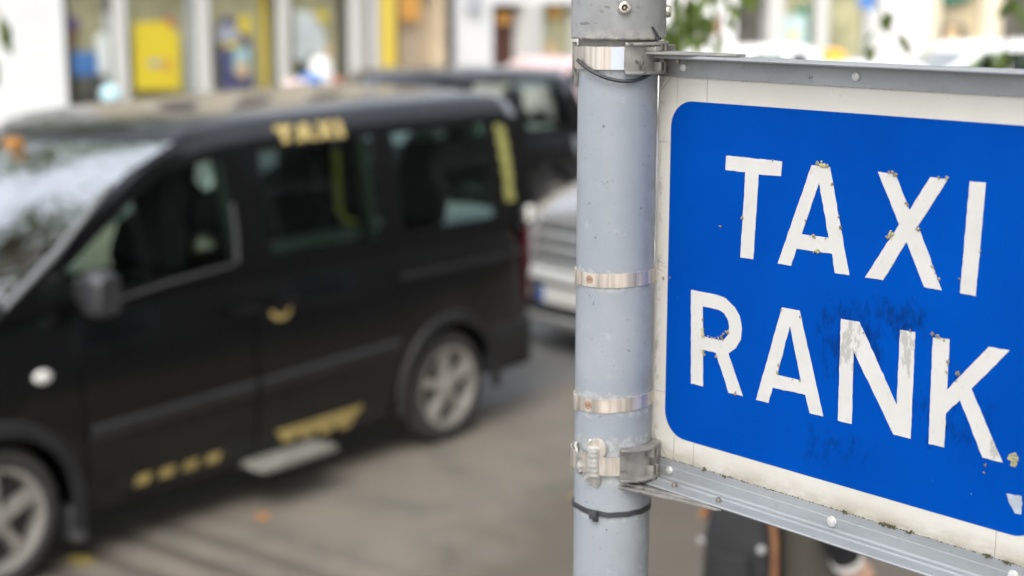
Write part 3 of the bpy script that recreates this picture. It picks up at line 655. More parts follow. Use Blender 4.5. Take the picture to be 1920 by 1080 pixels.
def wheel_parts(root, x, y, r, rim_r, width=0.21, rim_m='alloy', spokes=5, turn=0.3):
    """wheel at local (x, y); outer face on the side of sign(y)"""
    s = 1 if y > 0 else -1
    ax = Matrix.Translation((x, y, r)) @ Matrix.Rotation(R(-90 * s), 4, 'X')    # local z -> outward
    w = width / 2
    tyre = build("wheel", MB().lathe([(rim_r - 0.02, -w), (r - 0.03, -w), (r - 0.006, -w * 0.75), (r, -w * 0.4), (r, w * 0.4), (r - 0.008, w * 0.75), (r - 0.035, w * 0.98), (rim_r + 0.02, w), (rim_r, w * 0.86), (rim_r - 0.02, w * 0.3)], 40, ax), M['tyre'], root, 40)
    mb = MB(); mb.lathe([(rim_r + 0.006, w * 0.80), (rim_r + 0.004, w * 0.95), (rim_r - 0.018, w * 0.90), (rim_r - 0.03, w * 0.35), (rim_r - 0.03, w * 0.30)], 40, ax, cap=False)
    for k in range(spokes):
        a = turn + k * 2 * math.pi / spokes; ca, sa = math.cos(a), math.sin(a); rs = []
        for d, hw, z0, z1 in ((0.03, 0.030, 0.30, 0.92), (rim_r * 0.5, 0.027, 0.30, 0.90), (rim_r - 0.02, 0.036, 0.25, 0.82)):
            rs.append([ax @ Vector((d * ca - q * sa, d * sa + q * ca, zz * w)) for q, zz in ((-hw, z0), (hw, z0), (hw * 0.8, z1), (-hw * 0.8, z1))])
        mb.rings(rs)
    mb.lathe([(0.062, 0.1 * w), (0.062, 0.93 * w), (0.045, 1.02 * w), (0.01, 1.03 * w)], 20, ax)
    build("rim", mb, M[rim_m], tyre, 35)
    build("brake_disc", MB().lathe([(rim_r - 0.035, -w * 0.2), (rim_r - 0.035, w * 0.1)], 28, ax), M['cabin'], tyre)
    return tyre

def vehicle(root, p, paint):
    """p: lower = [(x, half width, underside z, top z)], greenhouse tables; local x runs from the nose to the tail"""
    mb = MB(); rs = []; tab = p['lower']; cr = p.get('crown', 0.023)
    xs_ = [t[0] for t in tab]
    for wx, wr in p['arches']:
        xs_ = [x for x in xs_ if abs(x - wx) > wr + 0.01] + [wx - wr - 0.004, wx + wr + 0.004] + [wx - wr * math.cos(math.pi * k / 14) for k in range(15)]
    for x in sorted(xs_):
        w, z0, zt = (lerp_tab([(t[0], t[k]) for t in tab], x) for k in (1, 2, 3))
        za = z0
        for wx, wr in p['arches']:
            if abs(x - wx) <= wr + 1e-6: za = max(z0, p['wheel_r'] + math.sqrt(max(0.0, wr * wr - (x - wx) ** 2)))
        h = zt - z0
        half = [(0.0, z0), (w - 0.27, z0), (w - 0.265, max(za, z0 + 0.002)), (w - 0.040, max(za, z0 + 0.05)), (w - 0.020, max(za + 0.004, z0 + 0.20 * h)), (w - 0.004, max(za + 0.008, z0 + 0.36 * h)), (w, max(za + 0.012, z0 + 0.48 * h)), (w - 0.012, max(za + 0.016, z0 + 0.68 * h)), (w - 0.042, z0 + 0.88 * h), (w - 0.082, z0 + 0.97 * h), (w - 0.16, zt + 0.012), (w * 0.5, zt + 0.012 + cr * 0.75), (0.0, zt + 0.012 + cr)]
        rs.append([(x, -a, b) for a, b in half] + [(x, a, b) for a, b in half[-2:0:-1]])
    mb.rings(rs)
    o = build("body", mb, paint, root, 35)
    # greenhouse
    zb, zw0, zw1, zg = p['zb'], p['zw0'], p['zw1'], p['zg']
    zs = [zb - 0.05, zw0, (zw0 * 0.5 + zw1 * 0.5), zw1, zg]
    def zadj(x, z): return zb + (z - zb) * (lerp_tab(p['roof'], x) - zb) / (zg - zb) if z > zb else z
    W = lambda z: lerp_tab(p['w'], z)
    yf = (-0.94, -0.7, -0.35, 0.0, 0.35, 0.7, 0.94)
    bounds = p['bounds']
    def ring(z, inset=0.0, dz=0.0):
        f, r, w = lerp_tab(p['xf'], z), lerp_tab(p['xr'], z), W(z) - inset
        xs = [f, f + p['pf']] + list(bounds) + [r - p['pr'], r]
        if inset: m_ = (f + r) / 2; k = 1 - inset / ((r - f) / 2); xs = [m_ + (x - m_) * k for x in xs]
        pts = [(x, -w) for x in xs]
        pts += [(xs[-1] + p['bow_r'] * (1 - t * t), t * w) for t in yf]
        pts += [(x, w) for x in reversed(xs)]
        pts += [(xs[0] - p['bow_f'] * (1 - t * t), t * w) for t in reversed(yf)]
        return [(x, y, zadj(x, z) + dz) for x, y in pts]
    R_ = [ring(z) for z in zs] + [ring(zg, 0.035, 0.028), ring(zg, 0.11, 0.048), ring(zg, 0.30, 0.062), ring(zg, 0.55, 0.066)]
    n = len(R_[0]); ns = 4 + len(bounds); nf = len(yf)
    vs = [v for r in R_ for v in r]; idx = lambda i, j: i * n + j % n
    win = {}
    def key(j):
        if j < ns - 1:
            for k, (a, b) in enumerate(p['windows']):
                if a <= j < b: return ("side_window", 'n', k)
        elif j >= ns and j < ns + nf - 1: return ("rear_window", '', 0)
        elif ns + nf <= j < ns + nf + ns - 1:
            q = 2 * ns + nf - 2 - j
            for k, (a, b) in enumerate(p['windows']):
                if a <= q < b: return ("side_window", 'f', k)
        elif 2 * ns + nf <= j < 2 * ns + 2 * nf - 1: return ("windscreen", '', 0)
        return None
    fs = []
    for i in range(len(R_) - 1):
        for j in range(n):
            q = (idx(i, j), idx(i, j + 1), idx(i + 1, j + 1), idx(i + 1, j))
            k = key(j) if i in (1, 2) or (i == 3 and p.get('tall_screen') and 2 * ns + nf <= j < 2 * ns + 2 * nf - 1) else None
            if k: win.setdefault(k, []).append(q)
            else: fs.append(q)
    fs.append(tuple(idx(len(R_) - 1, j) for j in range(n)))
    up = MB(); up.add(vs, fs); u = build("roof", up, paint, root, 50)
    for (nm, side, k), qs in win.items():
        ids = sorted({a for q in qs for a in q}); mp = {a: i for i, a in enumerate(ids)}
        g = MB(); g.add([vs[a] for a in ids], [tuple(mp[a] for a in q) for q in qs])
        build(nm, g, M['screen_glass'] if nm == "windscreen" else M['car_glass'], root, 60)
    for x, y in p['seats']:
        sb = MB(); Z = zb - 0.02
        sb.rings([[(x + dx + 0.02, y - hw, z), (x + dx + th, y - hw, z), (x + dx + th, y + hw, z), (x + dx + 0.02, y + hw, z)] for dx, th, hw, z in ((0, 0.14, 0.22, Z - 0.3), (0.05, 0.14, 0.24, Z), (0.12, 0.13, 0.22, Z + 0.22), (0.14, 0.12, 0.12, Z + 0.27), (0.15, 0.11, 0.13, Z + 0.32), (0.18, 0.10, 0.11, Z + 0.47))])
        build("seat", sb, M['seat'], root, bevel=0.02)
    for wx in (p['arches'][0][0], p['arches'][1][0]):
        for s in (-1, 1): wheel_parts(root, wx, s * (p['half'] - 0.115), p['wheel_r'], p['rim_r'], turn=p.get('turn', 0.3))
    return o, u, W, zadj

def side_decal(name, outlines, W, zadj, m, root, off=0.006):
    """flat lettering in the (x, z) plane laid on the near side of a body"""
    mb = poly_mb(outlines, 0, 0.003)
    mb.v = [(x, -W(z) - off + y, z) for x, y, z in mb.v]
    return build(name, mb, m, root)

# ---- black taxi van
vroot_pos = VAN_NEAR + LAT * 0.95
van = empty("taxi_van", (vroot_pos.x, vroot_pos.y, 0.004), VAN_ROT, "black taxi van with yellow TAXI lettering above its sliding door", "taxi van")
VP = dict(tall_screen=True, half=0.95, wheel_r=0.33, rim_r=0.235, arches=[(0.96, 0.385), (3.93, 0.385)], turn=0.35,
    lower=[(0.0, 0.62, 0.26, 0.72), (0.05, 0.76, 0.22, 0.84), (0.18, 0.87, 0.20, 0.97), (0.42, 0.925, 0.19, 1.06), (0.70, 0.945, 0.19, 1.14), (0.98, 0.95, 0.19, 1.22), (1.4, 0.95, 0.19, 1.24), (2.0, 0.95, 0.19, 1.25), (2.6, 0.95, 0.19, 1.26), (3.2, 0.95, 0.19, 1.26), (3.6, 0.95, 0.22, 1.26), (4.2, 0.945, 0.26, 1.26), (4.55, 0.93, 0.30, 1.26), (4.72, 0.90, 0.34, 1.25), (4.79, 0.84, 0.42, 1.22)],
    zb=1.24, zw0=1.27, zw1=1.80, zg=1.92,
    xf=[(1.19, 1.02), (1.24, 1.08), (1.44, 1.36), (1.71, 1.70), (1.80, 1.88), (1.92, 2.20)], xr=[(1.19, 4.78), (1.5, 4.77), (1.8, 4.74), (1.92, 4.68)],
    w=[(1.19, 0.905), (1.27, 0.90), (1.53, 0.865), (1.80, 0.815), (1.92, 0.77)], roof=[(1.6, 1.86), (2.06, 1.855), (2.30, 1.885), (2.6, 1.91), (3.2, 1.925), (4.1, 1.945), (4.6, 1.935), (4.8, 1.92)],
    pf=0.14, pr=0.10, bounds=(2.40, 2.62, 3.43, 3.60, 4.38), windows=[(1, 2), (3, 4), (5, 6)], bow_f=0.30, bow_r=0.05,
    seats=[(2.0, -0.5), (2.0, 0.5), (3.0, -0.5), (3.0, 0.05), (3.0, 0.55), (3.95, -0.5), (3.95, 0.05), (3.95, 0.55)])
vb, vr, VW, VZ = vehicle(van, VP, M['black_paint'])
LW = lambda z: lerp_tab([(0.24, 0.916), (0.40, 0.936), (0.57, 0.951), (0.70, 0.955), (0.91, 0.944), (1.12, 0.915), (1.22, 0.875)], z)
BOLD = {'T': (1.0, [[(0, 1), (1, 1), (1, .66), (.69, .66), (.69, 0), (.31, 0), (.31, .66), (0, .66)]]), 'A': (1.12, [[(.28, 1), (.72, 1), (1, 0), (.67, 0), (.62, .17), (.38, .17), (.33, 0), (0, 0)], [(.5, .76), (.57, .42), (.43, .42)]]),
        'X': (1.08, [[(0, 1), (.36, 1), (.5, .72), (.64, 1), (1, 1), (.71, .5), (1, 0), (.64, 0), (.5, .28), (.36, 0), (0, 0), (.29, .5)]]), 'I': (.4, [[(0, 1), (1, 1), (1, 0), (0, 0)]])}
def bold_word(word, x, z, w, h):
    tot = sum(BOLD[c][0] for c in word) + 0.12 * (len(word) - 1); out = []
    for c in word:
        cw = BOLD[c][0] / tot * w; out.append([[(x + a * cw, z + b * h) for a, b in ol] for ol in BOLD[c][1]]); x += cw + 0.12 / tot * w
    return out
for word_ol in bold_word('TAXI', 2.765, 1.822, 0.48, 0.086): side_decal("taxi_letter", word_ol, VW, VZ, M['yellow'], vr, 0.004)
for k in range(4):
    x = 1.685 + 0.143 * k
    side_decal("sill_dash", [[(x, 0.305), (x + 0.085, 0.305), (x + 0.105, 0.352), (x + 0.02, 0.352)]], LW, None, M['dull_yellow'], vb)
side_decal("sill_dash", [[(1.575, 0.305), (1.645, 0.305), (1.665, 0.345), (1.59, 0.345)]], LW, None, M['trim_grey'], vb)
side_decal("sill_graphic", [[(2.575, 0.372), (2.635, 0.295), (2.70, 0.295), (2.735, 0.325), (2.775, 0.285), (2.84, 0.285), (2.875, 0.315), (2.915, 0.275), (2.98, 0.275), (3.015, 0.31), (3.055, 0.270), (3.11, 0.270), (3.20, 0.355), (3.22, 0.375)]], LW, None, M['dull_yellow'], vb)
# letters down the rear pillar
pz = [(4.475, 1.885)]
pill = [(4.485, 1.895), (4.575, 1.895), (4.582, 1.83), (4.57, 1.82), (4.588, 1.75), (4.575, 1.74), (4.600, 1.66), (4.583, 1.65), (4.604, 1.57), (4.585, 1.56), (4.604, 1.48), (4.586, 1.47), (4.598, 1.345), (4.515, 1.345), (4.512, 1.45), (4.53, 1.46), (4.503, 1.53), (4.525, 1.55), (4.495, 1.62), (4.52, 1.64), (4.49, 1.71), (4.515, 1.73), (4.487, 1.79), (4.51, 1.81)]
side_decal("pillar_lettering", [pill], VW, VZ, M['yellow_green'], vr, 0.004)
side_decal("handle_sticker", [[(2.56 + 0.075 * (1 + math.cos(R(a))) * 1.0, 1.0 + 0.055 * math.sin(R(a))) for a in range(180, 361, 20)] + [(2.635 + 0.045 * math.cos(R(a)), 0.998 + 0.026 * math.sin(R(a))) for a in range(0, -181, -30)]], LW, None, M['dull_yellow'], vb)
def van_door(x0, x1, name):
    mb = MB(); rs = []
    for z in (0.30, 0.40, 0.5, 0.57, 0.63, 0.70, 0.80, 0.91, 1.0, 1.07, 1.14):
        rs.append([(x0, -LW(z) + 0.02, z), (x0, -LW(z) - 0.003, z), (x1, -LW(z) - 0.003, z), (x1, -LW(z) + 0.02, z)])
    return build(name, mb.rings(rs), M['black_paint'], van, 30)
fd = van_door(1.42, 2.44, "front_door"); sd = van_door(2.455, 3.50, "sliding_door")
for d_, x in ((fd, 2.27), (sd, 2.56)):
    build("door_handle", MB().box(x, x + 0.17, -0.99, -0.955, 1.03, 1.06), M['black_paint'], d_, bevel=0.012)
for d_, x0, x1 in ((fd, 1.44, 2.43), (sd, 2.47, 3.49)):
    build("side_moulding", MB().rings([[(x, -0.958, z0), (x, -0.978, z0 + 0.012), (x, -0.980, z0 + 0.065), (x, -0.958, z0 + 0.08)] for x, z0 in ((x0, 0.575 + 0.02 * (x0 - 1.44)), (x1, 0.575 + 0.02 * (x1 - 1.44)))]), M['trim'], d_, 30)
build("door_rail", MB().box(3.52, 4.62, -0.962, -0.94, 1.02, 1.05), M['trim'], vb, bevel=0.006)
st_ = MB().box(2.36, 2.87, -1.09, -0.90, 0.225, 0.260); build("side_step", st_, M['step'], van, bevel=0.012)
# arch lip, mud flap, lamps, mirror
def arch_lip(x, a0, a1, m):
    mb = MB(); rs = []
    for i in range(19):
        a = R(a0 + (a1 - a0) * i / 18); c_, s_ = math.cos(a), math.sin(a)
        rs.append([(x + r * c_, y, 0.33 + r * s_) for r, y in ((0.380, -0.94), (0.380, -0.972), (0.435, -0.972), (0.45, -0.94))])
    return build("wheel_arch_trim", mb.rings(rs), m, van, 40)
arch_lip(0.96, -18, 190, M['trim_grey']); arch_lip(3.93, -10, 190, M['trim'])
build("mud_flap", MB().box(1.345, 1.40, -0.955, -0.72, 0.13, 0.30), M['flap'], van, bevel=0.01)
build("side_repeater", MB().lathe([(0.030, 0), (0.028, 0.012), (0.012, 0.018), (0.002, 0.019)], 16, Matrix.Translation((1.215, -0.945, 0.93)) @ Matrix.Rotation(R(90), 4, 'X') @ Matrix.Diagonal((1.5, 1, 1, 1))), M['lamp_white'], van, 40)
mr = MB(); rs_ = []
for y, k in ((-0.90, 0.45), (-0.97, 0.75), (-1.01, 1.0), (-1.09, 1.0), (-1.13, 0.8)):
    rs_.append([(1.46 + 0.065 * k * math.copysign(abs(math.cos(t)) ** 0.45, math.cos(t)), y, 1.275 + 0.105 * k * math.copysign(abs(math.sin(t)) ** 0.45, math.sin(t))) for t in [R(a) for a in range(0, 360, 15)]])
build("seal_glint_strip", MB().tube([(1.08, -0.895, 1.25), (1.36, -0.872, 1.44), (1.66, -0.832, 1.675), (1.72, -0.824, 1.72)], [0.016, 0.018, 0.016, 0.008], 8), M['strip'], van, 60)  # grey tube whose pale tone paints the reflection along the windscreen seal
mirror = build("wing_mirror", mr.rings(rs_), M['mirror_case'], van, 50)
build("mirror_glass", MB().box(1.515, 1.530, -1.10, -1.01, 1.195, 1.350), M['chrome'], mirror, bevel=0.004)
mr2 = MB(); mr2.rings([[(x, -y, z) for x, y, z in r] for r in rs_]); build("wing_mirror", mr2, M['mirror_case'], van, 50)
for s in (-1, 1):
    tl = build("tail_lamp", MB().rings([[(4.70, s * 0.925, z), (4.70, s * 0.88, z), (4.806, s * 0.78, z), (4.808, s * 0.855, z)] for z in (0.72, 1.20)]), M['lamp_red'], van, bevel=0.01)
    build("tail_lamp_top", MB().rings([[(4.70, s * 0.94, z), (4.70, s * 0.88, z), (4.805, s * 0.79, z), (4.808, s * 0.875, z)] for z in (1.205, 1.30)]), M['lamp_white'], tl, bevel=0.01)
    build("headlight", MB().rings([[(x, s * y, z) for x, y, z in ((0.03, 0.60, 0.62), (0.24, 0.915, 0.72), (0.36, 0.93, 0.90), (0.16, 0.70, 0.90))], [(x - 0.02, s * y, z) for x, y, z in ((0.01, 0.61, 0.64), (0.21, 0.92, 0.74), (0.32, 0.94, 0.88), (0.13, 0.71, 0.89))]]), M['lamp_white'], van, bevel=0.01)
build("front_bumper", MB().rings([[(x, y, z) for x, y in ((-0.06, -0.5), (-0.09, 0), (-0.06, 0.5), (0.02, 0.74), (0.16, 0.88), (0.26, 0.88), (0.26, -0.88), (0.16, -0.88), (0.02, -0.74))] for z in (0.22, 0.56)]), M['trim'], van, bevel=0.03)
build("rear_bumper", MB().rings([[(x, y, z) for x, y in ((4.30, -0.965), (4.70, -0.945), (4.83, -0.82), (4.85, 0), (4.83, 0.82), (4.70, 0.945), (4.30, 0.965))] for z in (0.33, 0.44, 0.62)]), M['trim'], van, bevel=0.03)
for tp_, nm_ in (([(1.66, -0.93, 1.205), (1.95, -0.915, 1.235), (2.36, -0.905, 1.265)], 0.009), ([(2.385, -0.905, 1.27), (2.40, -0.885, 1.42), (2.40, -0.862, 1.56)], 0.011)): build("window_seal", MB().tube(tp_, nm_, 8), M['seal'], van, 60)
build("grab_rail", MB().tube([(3.26, -0.72, 1.75), (3.26, -0.74, 1.42), (3.29, -0.75, 1.36), (3.37, -0.75, 1.34)], 0.022, 8), M['rail_yellow'], van, 50)
build("pillar_trim", MB().rings([[(3.36, -0.80, 1.80), (3.42, -0.80, 1.80), (3.42, -0.76, 1.80), (3.36, -0.76, 1.80)], [(3.38, -0.88, 1.26), (3.43, -0.88, 1.26), (3.43, -0.82, 1.26), (3.38, -0.82, 1.26)]]), M['cabin_grey'], van)
build("belt_webbing", MB().rings([[(2.36, -0.79, 1.80), (2.40, -0.79, 1.80), (2.40, -0.75, 1.80), (2.36, -0.75, 1.80)], [(2.39, -0.88, 1.28), (2.44, -0.88, 1.28), (2.44, -0.83, 1.28), (2.39, -0.83, 1.28)]]), M['cabin_grey'], van)
build("roof_lamp", MB().rings([[(x, y, z) for x, y in ((1.73 + k, -0.06 + k), (1.73 + k, 0.03 - k), (1.79 - k, 0.03 - k), (1.79 - k, -0.06 + k))] for z, k in ((1.82, 0.0), (1.872, 0.0), (1.88, 0.012))]), M['amber_dark'], van, bevel=0.012)
build("dashboard", MB().rings([[(0.95, y, 1.16), (1.55, y, 1.16), (1.62, y, 1.24), (1.40, y, 1.31), (1.0, y, 1.25)] for y in (-0.86, 0.86)]), M['cabin'], van, 40)
build("luggage_shelf", MB().box(2.55, 3.3, -0.86, -0.80, 1.27, 1.33), M['cabin_grey'], van)

def simple_car(name, pos, rot, label, cat, paint, L=4.3, half=0.88, roof=1.45, belt=0.95, kind='hatch', group=None, lift=1.0, crown=0.023):
    root = empty(name, (pos[0], pos[1], 0.004), rot, label, cat, group)
    hb = belt - 0.06
    if kind == 'mpv': xf0, xf1, xr0, xr1 = 0.85, 1.95, L - 0.06, L - 0.28
    else: xf0, xf1, xr0, xr1 = 1.05, 1.95, L - 0.25, L - 0.75
    if kind == 'wagon': xf0, xf1, xr0, xr1 = 1.05, 1.95, L - 0.08, L - 0.36
    if kind == 'saloon': xr0, xr1 = L - 0.55, L - 1.15
    zw0, zw1, zg = belt + 0.05, roof - 0.15, roof - 0.07
    wx0, wx1 = xf1 + 0.25, xr1 - 0.12
    mid = (wx0 + wx1) / 2
    p = dict(crown=crown, half=half, wheel_r=0.31, rim_r=0.205, arches=[(0.85, 0.36), (L - 0.8, 0.36)],
        lower=[(0.0, half - 0.34, 0.24, 0.53 * lift), (0.06, half - 0.19, 0.20, 0.63 * lift), (0.22, half - 0.07, 0.18, 0.715 * lift), (0.6, half - 0.01, 0.18, 0.82 * lift), (1.0, half, 0.18, hb), (1.5, half, 0.18, belt), (L * 0.5, half, 0.18, belt), (L - 1.0, half, 0.18, belt), (L - 0.4, half - 0.02, 0.22, belt), (L - 0.1, half - 0.07, 0.28, belt - 0.04), (L, half - 0.2, 0.36, belt - 0.15)],
        zb=belt, zw0=zw0, zw1=zw1, zg=zg, xf=[(belt - 0.05, xf0), (zw1, xf1 - 0.08), (zg, xf1 + 0.08)], xr=[(belt - 0.05, xr0), (zw1, xr1 + 0.08), (zg, xr1)],
        w=[(belt - 0.05, half - 0.05), (zw0, half - 0.06), (zw1, half - 0.18), (zg, half - 0.24)], roof=[(1.5, zg - 0.03), (2.2, zg), (L - 1.4, zg), (L, zg - 0.06)],
        pf=0.14, pr=0.14, bounds=(mid - 0.09, mid + 0.03, wx1 - 0.02) if kind != 'mpv' else (2.30, 2.42, 3.2, 3.32), windows=[(1, 2), (3, 4)] if kind != 'mpv' else [(1, 2), (3, 4), (5, 6)], bow_f=0.22, bow_r=0.08,
        seats=[(mid - 0.75, -0.36), (mid - 0.75, 0.36), (mid + 0.2, -0.36), (mid + 0.2, 0.36)])
    vehicle(root, p, paint)
    for s in (-1, 1):
        build("headlight", MB().rings([[(x, s * y, z * lift) for x, y, z in ((0.05, half - 0.36, 0.56), (0.15, half - 0.10, 0.58), (0.34, half - 0.03, 0.74), (0.20, half - 0.28, 0.73))], [(x - 0.04, s * y, z) for x, y, z in ((0.04, half - 0.35, 0.58), (0.13, half - 0.08, 0.60), (0.29, half - 0.03, 0.73), (0.17, half - 0.27, 0.72))]]), M['lamp_white'], root, bevel=0.01)
        build("tail_lamp", MB().box(L - 0.14, L + 0.012, min(s * (half - 0.26), s * (half - 0.08)), max(s * (half - 0.26), s * (half - 0.08)), belt - 0.28, belt - 0.08), M['lamp_red'], root, bevel=0.02)
        build("wing_mirror", MB().rings([[(xf0 + 0.42 + 0.06 * k * math.cos(t), s * (half + dy), belt + 0.10 + 0.075 * k * math.sin(t)) for t in [R(a) for a in range(0, 360, 30)]] for dy, k in ((-0.06, 0.5), (0.04, 1.0), (0.14, 1.0), (0.17, 0.7))]), paint, root, 50)
    return root

def street(s, l): v = VAN_NEAR + DIR * s + LAT * l; return (v.x, v.y)
# black people carrier in the next lane
simple_car("parked_car", street(7.15, 5.2), VAN_ROT, "tall black car in the lane beyond the taxi van, left of the pole", "car", M['black_paint'], L=4.3, half=0.92, roof=1.79, belt=1.08, kind='wagon', lift=1.3)
# silver car behind the van
sc_pos = (0.43, 10.75)
silver = simple_car("parked_car", sc_pos, R(90 - 50), "silver car parked nose to tail behind the black taxi van", "car", M['silver_paint'], L=4.5, half=0.90, roof=1.78, belt=1.20, kind='hatch', lift=1.36, crown=0.10)
gr = MB().rings([[(x, y, z) for x, y in ((-0.02, -0.40), (-0.035, 0), (-0.02, 0.40), (0.08, 0.40), (0.08, -0.40))] for z in (0.62, 0.92)]); grille = build("grille", gr, M['trim'], silver, bevel=0.01)
for z in (0.66, 0.76, 0.86):
    build("grille_bar", MB().rings([[(x, y, z + dz) for x, y in ((-0.035, -0.38), (-0.05, 0), (-0.035, 0.38), (0.0, 0.38), (0.0, -0.38))] for dz in (-0.026, 0.026)]), M['chrome'], grille, bevel=0.006)
build("front_bumper", MB().rings([[(x, y, z) for x, y in ((-0.05, -0.45), (-0.075, 0), (-0.05, 0.45), (0.05, 0.70), (0.30, 0.87), (0.30, -0.87), (0.05, -0.70))] for z in (0.20, 0.29)]), M['silver_paint'], silver, bevel=0.02)
build("lower_grille", MB().rings([[(x, y, z) for x, y in ((-0.035, -0.58), (-0.055, 0), (-0.035, 0.58), (0.1, 0.66), (0.1, -0.66))] for z in (0.295, 0.535)]), M['trim'], silver, bevel=0.01)
build("bumper_strip", MB().rings([[(x, y, z) for x, y in ((-0.055, -0.46), (-0.085, 0), (-0.055, 0.46), (0.05, 0.72), (0.26, 0.885), (0.26, 0.84), (0.26, -0.84), (0.26, -0.885), (0.05, -0.72))] for z in (0.538, 0.615)]), M['lamp_white'], silver, bevel=0.012)
npl = build("number_plate", MB().box(-0.095, -0.080, -0.26, 0.26, 0.385, 0.505), M['plate_white'], silver)
build("plate_band", MB().box(-0.098, -0.094, 0.205, 0.258, 0.388, 0.502), M['plate_blue'], npl)
# far cars
simple_car("parked_car", (-0.75, 25.0), VAN_ROT, "pale pinkish car seen only by its roof beyond the tall black car", "car", M['pink_paint'], L=4.0, half=0.85, roof=1.46, belt=0.95)
W_ROT = R(14)
wt = simple_car("taxi_car", (2.80, 23.2), W_ROT, "white taxi car with an amber roof sign, in front of the shops", "taxi car", M['white_paint'], L=4.5, half=0.88, roof=1.53, belt=0.97, kind='saloon')
rsn = build("roof_sign", MB().rings([[(x, y, z) for x, y in ((2.05 + k, -0.24 + k), (2.05 + k, 0.24 - k), (2.25 - k, 0.24 - k), (2.25 - k, -0.24 + k))] for z, k in ((1.515, 0.0), (1.58, 0.0), (1.675, 0.035), (1.69, 0.06))]), M['amber'], wt, bevel=0.012)
simple_car("people_carrier", (5.45, 25.2), W_ROT, "tall white people carrier behind the sign's top rail, right of the amber roof sign", "people carrier", M['white_paint'], L=4.7, half=0.93, roof=1.78, belt=1.10, kind='mpv')
simple_car("parked_car", (2.75, 31.0), W_ROT, "white car far off in front of the dark shop doorway", "car", M['white_paint'], L=4.0, half=0.85, roof=1.5, belt=0.95)

# ================================================================ BUILDINGS
def bmats(n, c, r=0.8, **k): return mat(n, c, r, **k)
B = dict(white=bmats("white render", (0.74, 0.74, 0.725), var=(1.5, 0.06)), cream=bmats("cream render", (0.66, 0.58, 0.44), var=(1.2, 0.08)), beige=bmats("beige display lining", (0.47, 0.43, 0.27), var=(1.4, 0.3)),
    beige2=bmats("warm beige panel", (0.50, 0.41, 0.29), var=(1.5, 0.2)), brown=bmats("brown timber", (0.24, 0.14, 0.07), var=(3, 0.3)), darkred=bmats("dark red-brown door", (0.085, 0.032, 0.02), var=(3, 0.5)),
    grey=bmats("dark grey stall riser", (0.13, 0.13, 0.125), var=(3, 0.2)), yellow=bmats("yellow paint", (0.72, 0.55, 0.07)), postery=bmats("yellow poster", (0.85, 0.64, 0.04)), posterb=bmats("dark blue poster", (0.09, 0.09, 0.19), var=(5, 0.5)),
    posterw=bmats("pale grey-blue poster", (0.66, 0.69, 0.70), var=(2, 0.15)), sky=bmats("pale blue print", (0.42, 0.62, 0.68)), orange=bmats("orange print", (0.72, 0.36, 0.08)), red=bmats("red print", (0.55, 0.10, 0.06)), green=bmats("green sign board", (0.05, 0.20, 0.14)),
    black=bmats("black drainpipe", (0.03, 0.03, 0.03), 0.5), pipe=bmats("grey pipe", (0.42, 0.43, 0.46), 0.5), slate=bmats("slate roof", (0.10, 0.105, 0.12), var=(4, 0.2)), dark=bmats("dark shop interior", (0.09, 0.085, 0.07), var=(2, 0.5)),
    offwhite=bmats("off-white painted timber", (0.52, 0.52, 0.49)), paleblue=bmats("pale blue-white print", (0.55, 0.66, 0.68)), stone=bmats("dark stone", (0.15, 0.14, 0.125), var=(2, 0.3)), peach=bmats("peach print", (0.72, 0.50, 0.30)), blue=bmats("blue print", (0.08, 0.20, 0.50)), purple=bmats("purple print", (0.20, 0.12, 0.26)), lilac=bmats("lilac-grey print", (0.42, 0.42, 0.50)), pinky=bmats("pale pink bag", (0.62, 0.50, 0.50)))
def prism_roof(x0, x1, y0, y1, z, h): 
    m = (y0 + y1) / 2
    return MB().rings([[(x, y0 - 0.2, z), (x, y1 + 0.2, z), (x, m, z + h)] for x in (x0, x1)])
def sash(wall, x, z, w, h):
    f = build("window", MB().box(x - w / 2, x + w / 2, -0.03, 0.10, z, z + h), B['white'], wall)
    build("pane", MB().box(x - w / 2 + 0.08, x + w / 2 - 0.08, -0.036, -0.031, z + 0.08, z + h / 2 - 0.03), M['cabin'], f)
    build("pane", MB().box(x - w / 2 + 0.08, x + w / 2 - 0.08, -0.036, -0.031, z + h / 2 + 0.03, z + h - 0.08), M['cabin'], f)
def part_box(name, root, m, x0, x1, y0, y1, z0, z1, bevel=0): return build(name, MB().box(x0, x1, y0, y1, z0, z1), B[m] if isinstance(m, str) else m, root, bevel=bevel)
def poster(root, m, pts, y=0.14, name="poster"): return build(name, poly_mb([pts], y, y + 0.012), B[m], root)
def shopfront(root, bays, z0, z1, lining, depth=0.36):
    for a, b in bays:
        part_box("shop_window", root, M['shop_glass'], a, b, 0.06, 0.068, z0, z1)
        part_box("display_lining", root, lining, a, b, depth, depth + 0.05, z0, z1)

# building A: white piers, big display windows
A = empty("shop_building", F0, VAN_ROT, "cream shop building with white pilasters and posters in wide display windows, by the grey pipe", "shop building")
part_box("wall", A, 'white', -16, -1.15, 0, 9, 0.0, 8.4)
part_box("wall", A, 'cream', -1.15, 6.12, 0.0, 9, 2.85, 8.6); part_box("stall_riser", A, 'grey', -1.15, 6.12, 0.0, 1.2, 0.0, 0.62); part_box("fascia", A, 'cream', -1.05, 6.1, -0.12, 0.0, 2.88, 3.5)
for a, b in ((-0.10, 0.12), (1.73, 1.98), (3.73, 3.96), (5.64, 6.02)): part_box("pilaster", A, 'offwhite', a, b, -0.015, 0.10, 0.0, 2.85)
shopfront(A, [(-1.15, -0.10), (0.12, 1.73), (1.98, 3.73), (3.96, 5.64)], 0.62, 2.85, 'beige')
build("roof", prism_roof(-16, 6.2, 0, 9, 8.6, 2.6), B['slate'], A)
build("downpipe", MB().tube([(6.2, -0.10, 0.0), (6.2, -0.10, 8.6)], 0.075, 10), B['pipe'], A, 50)
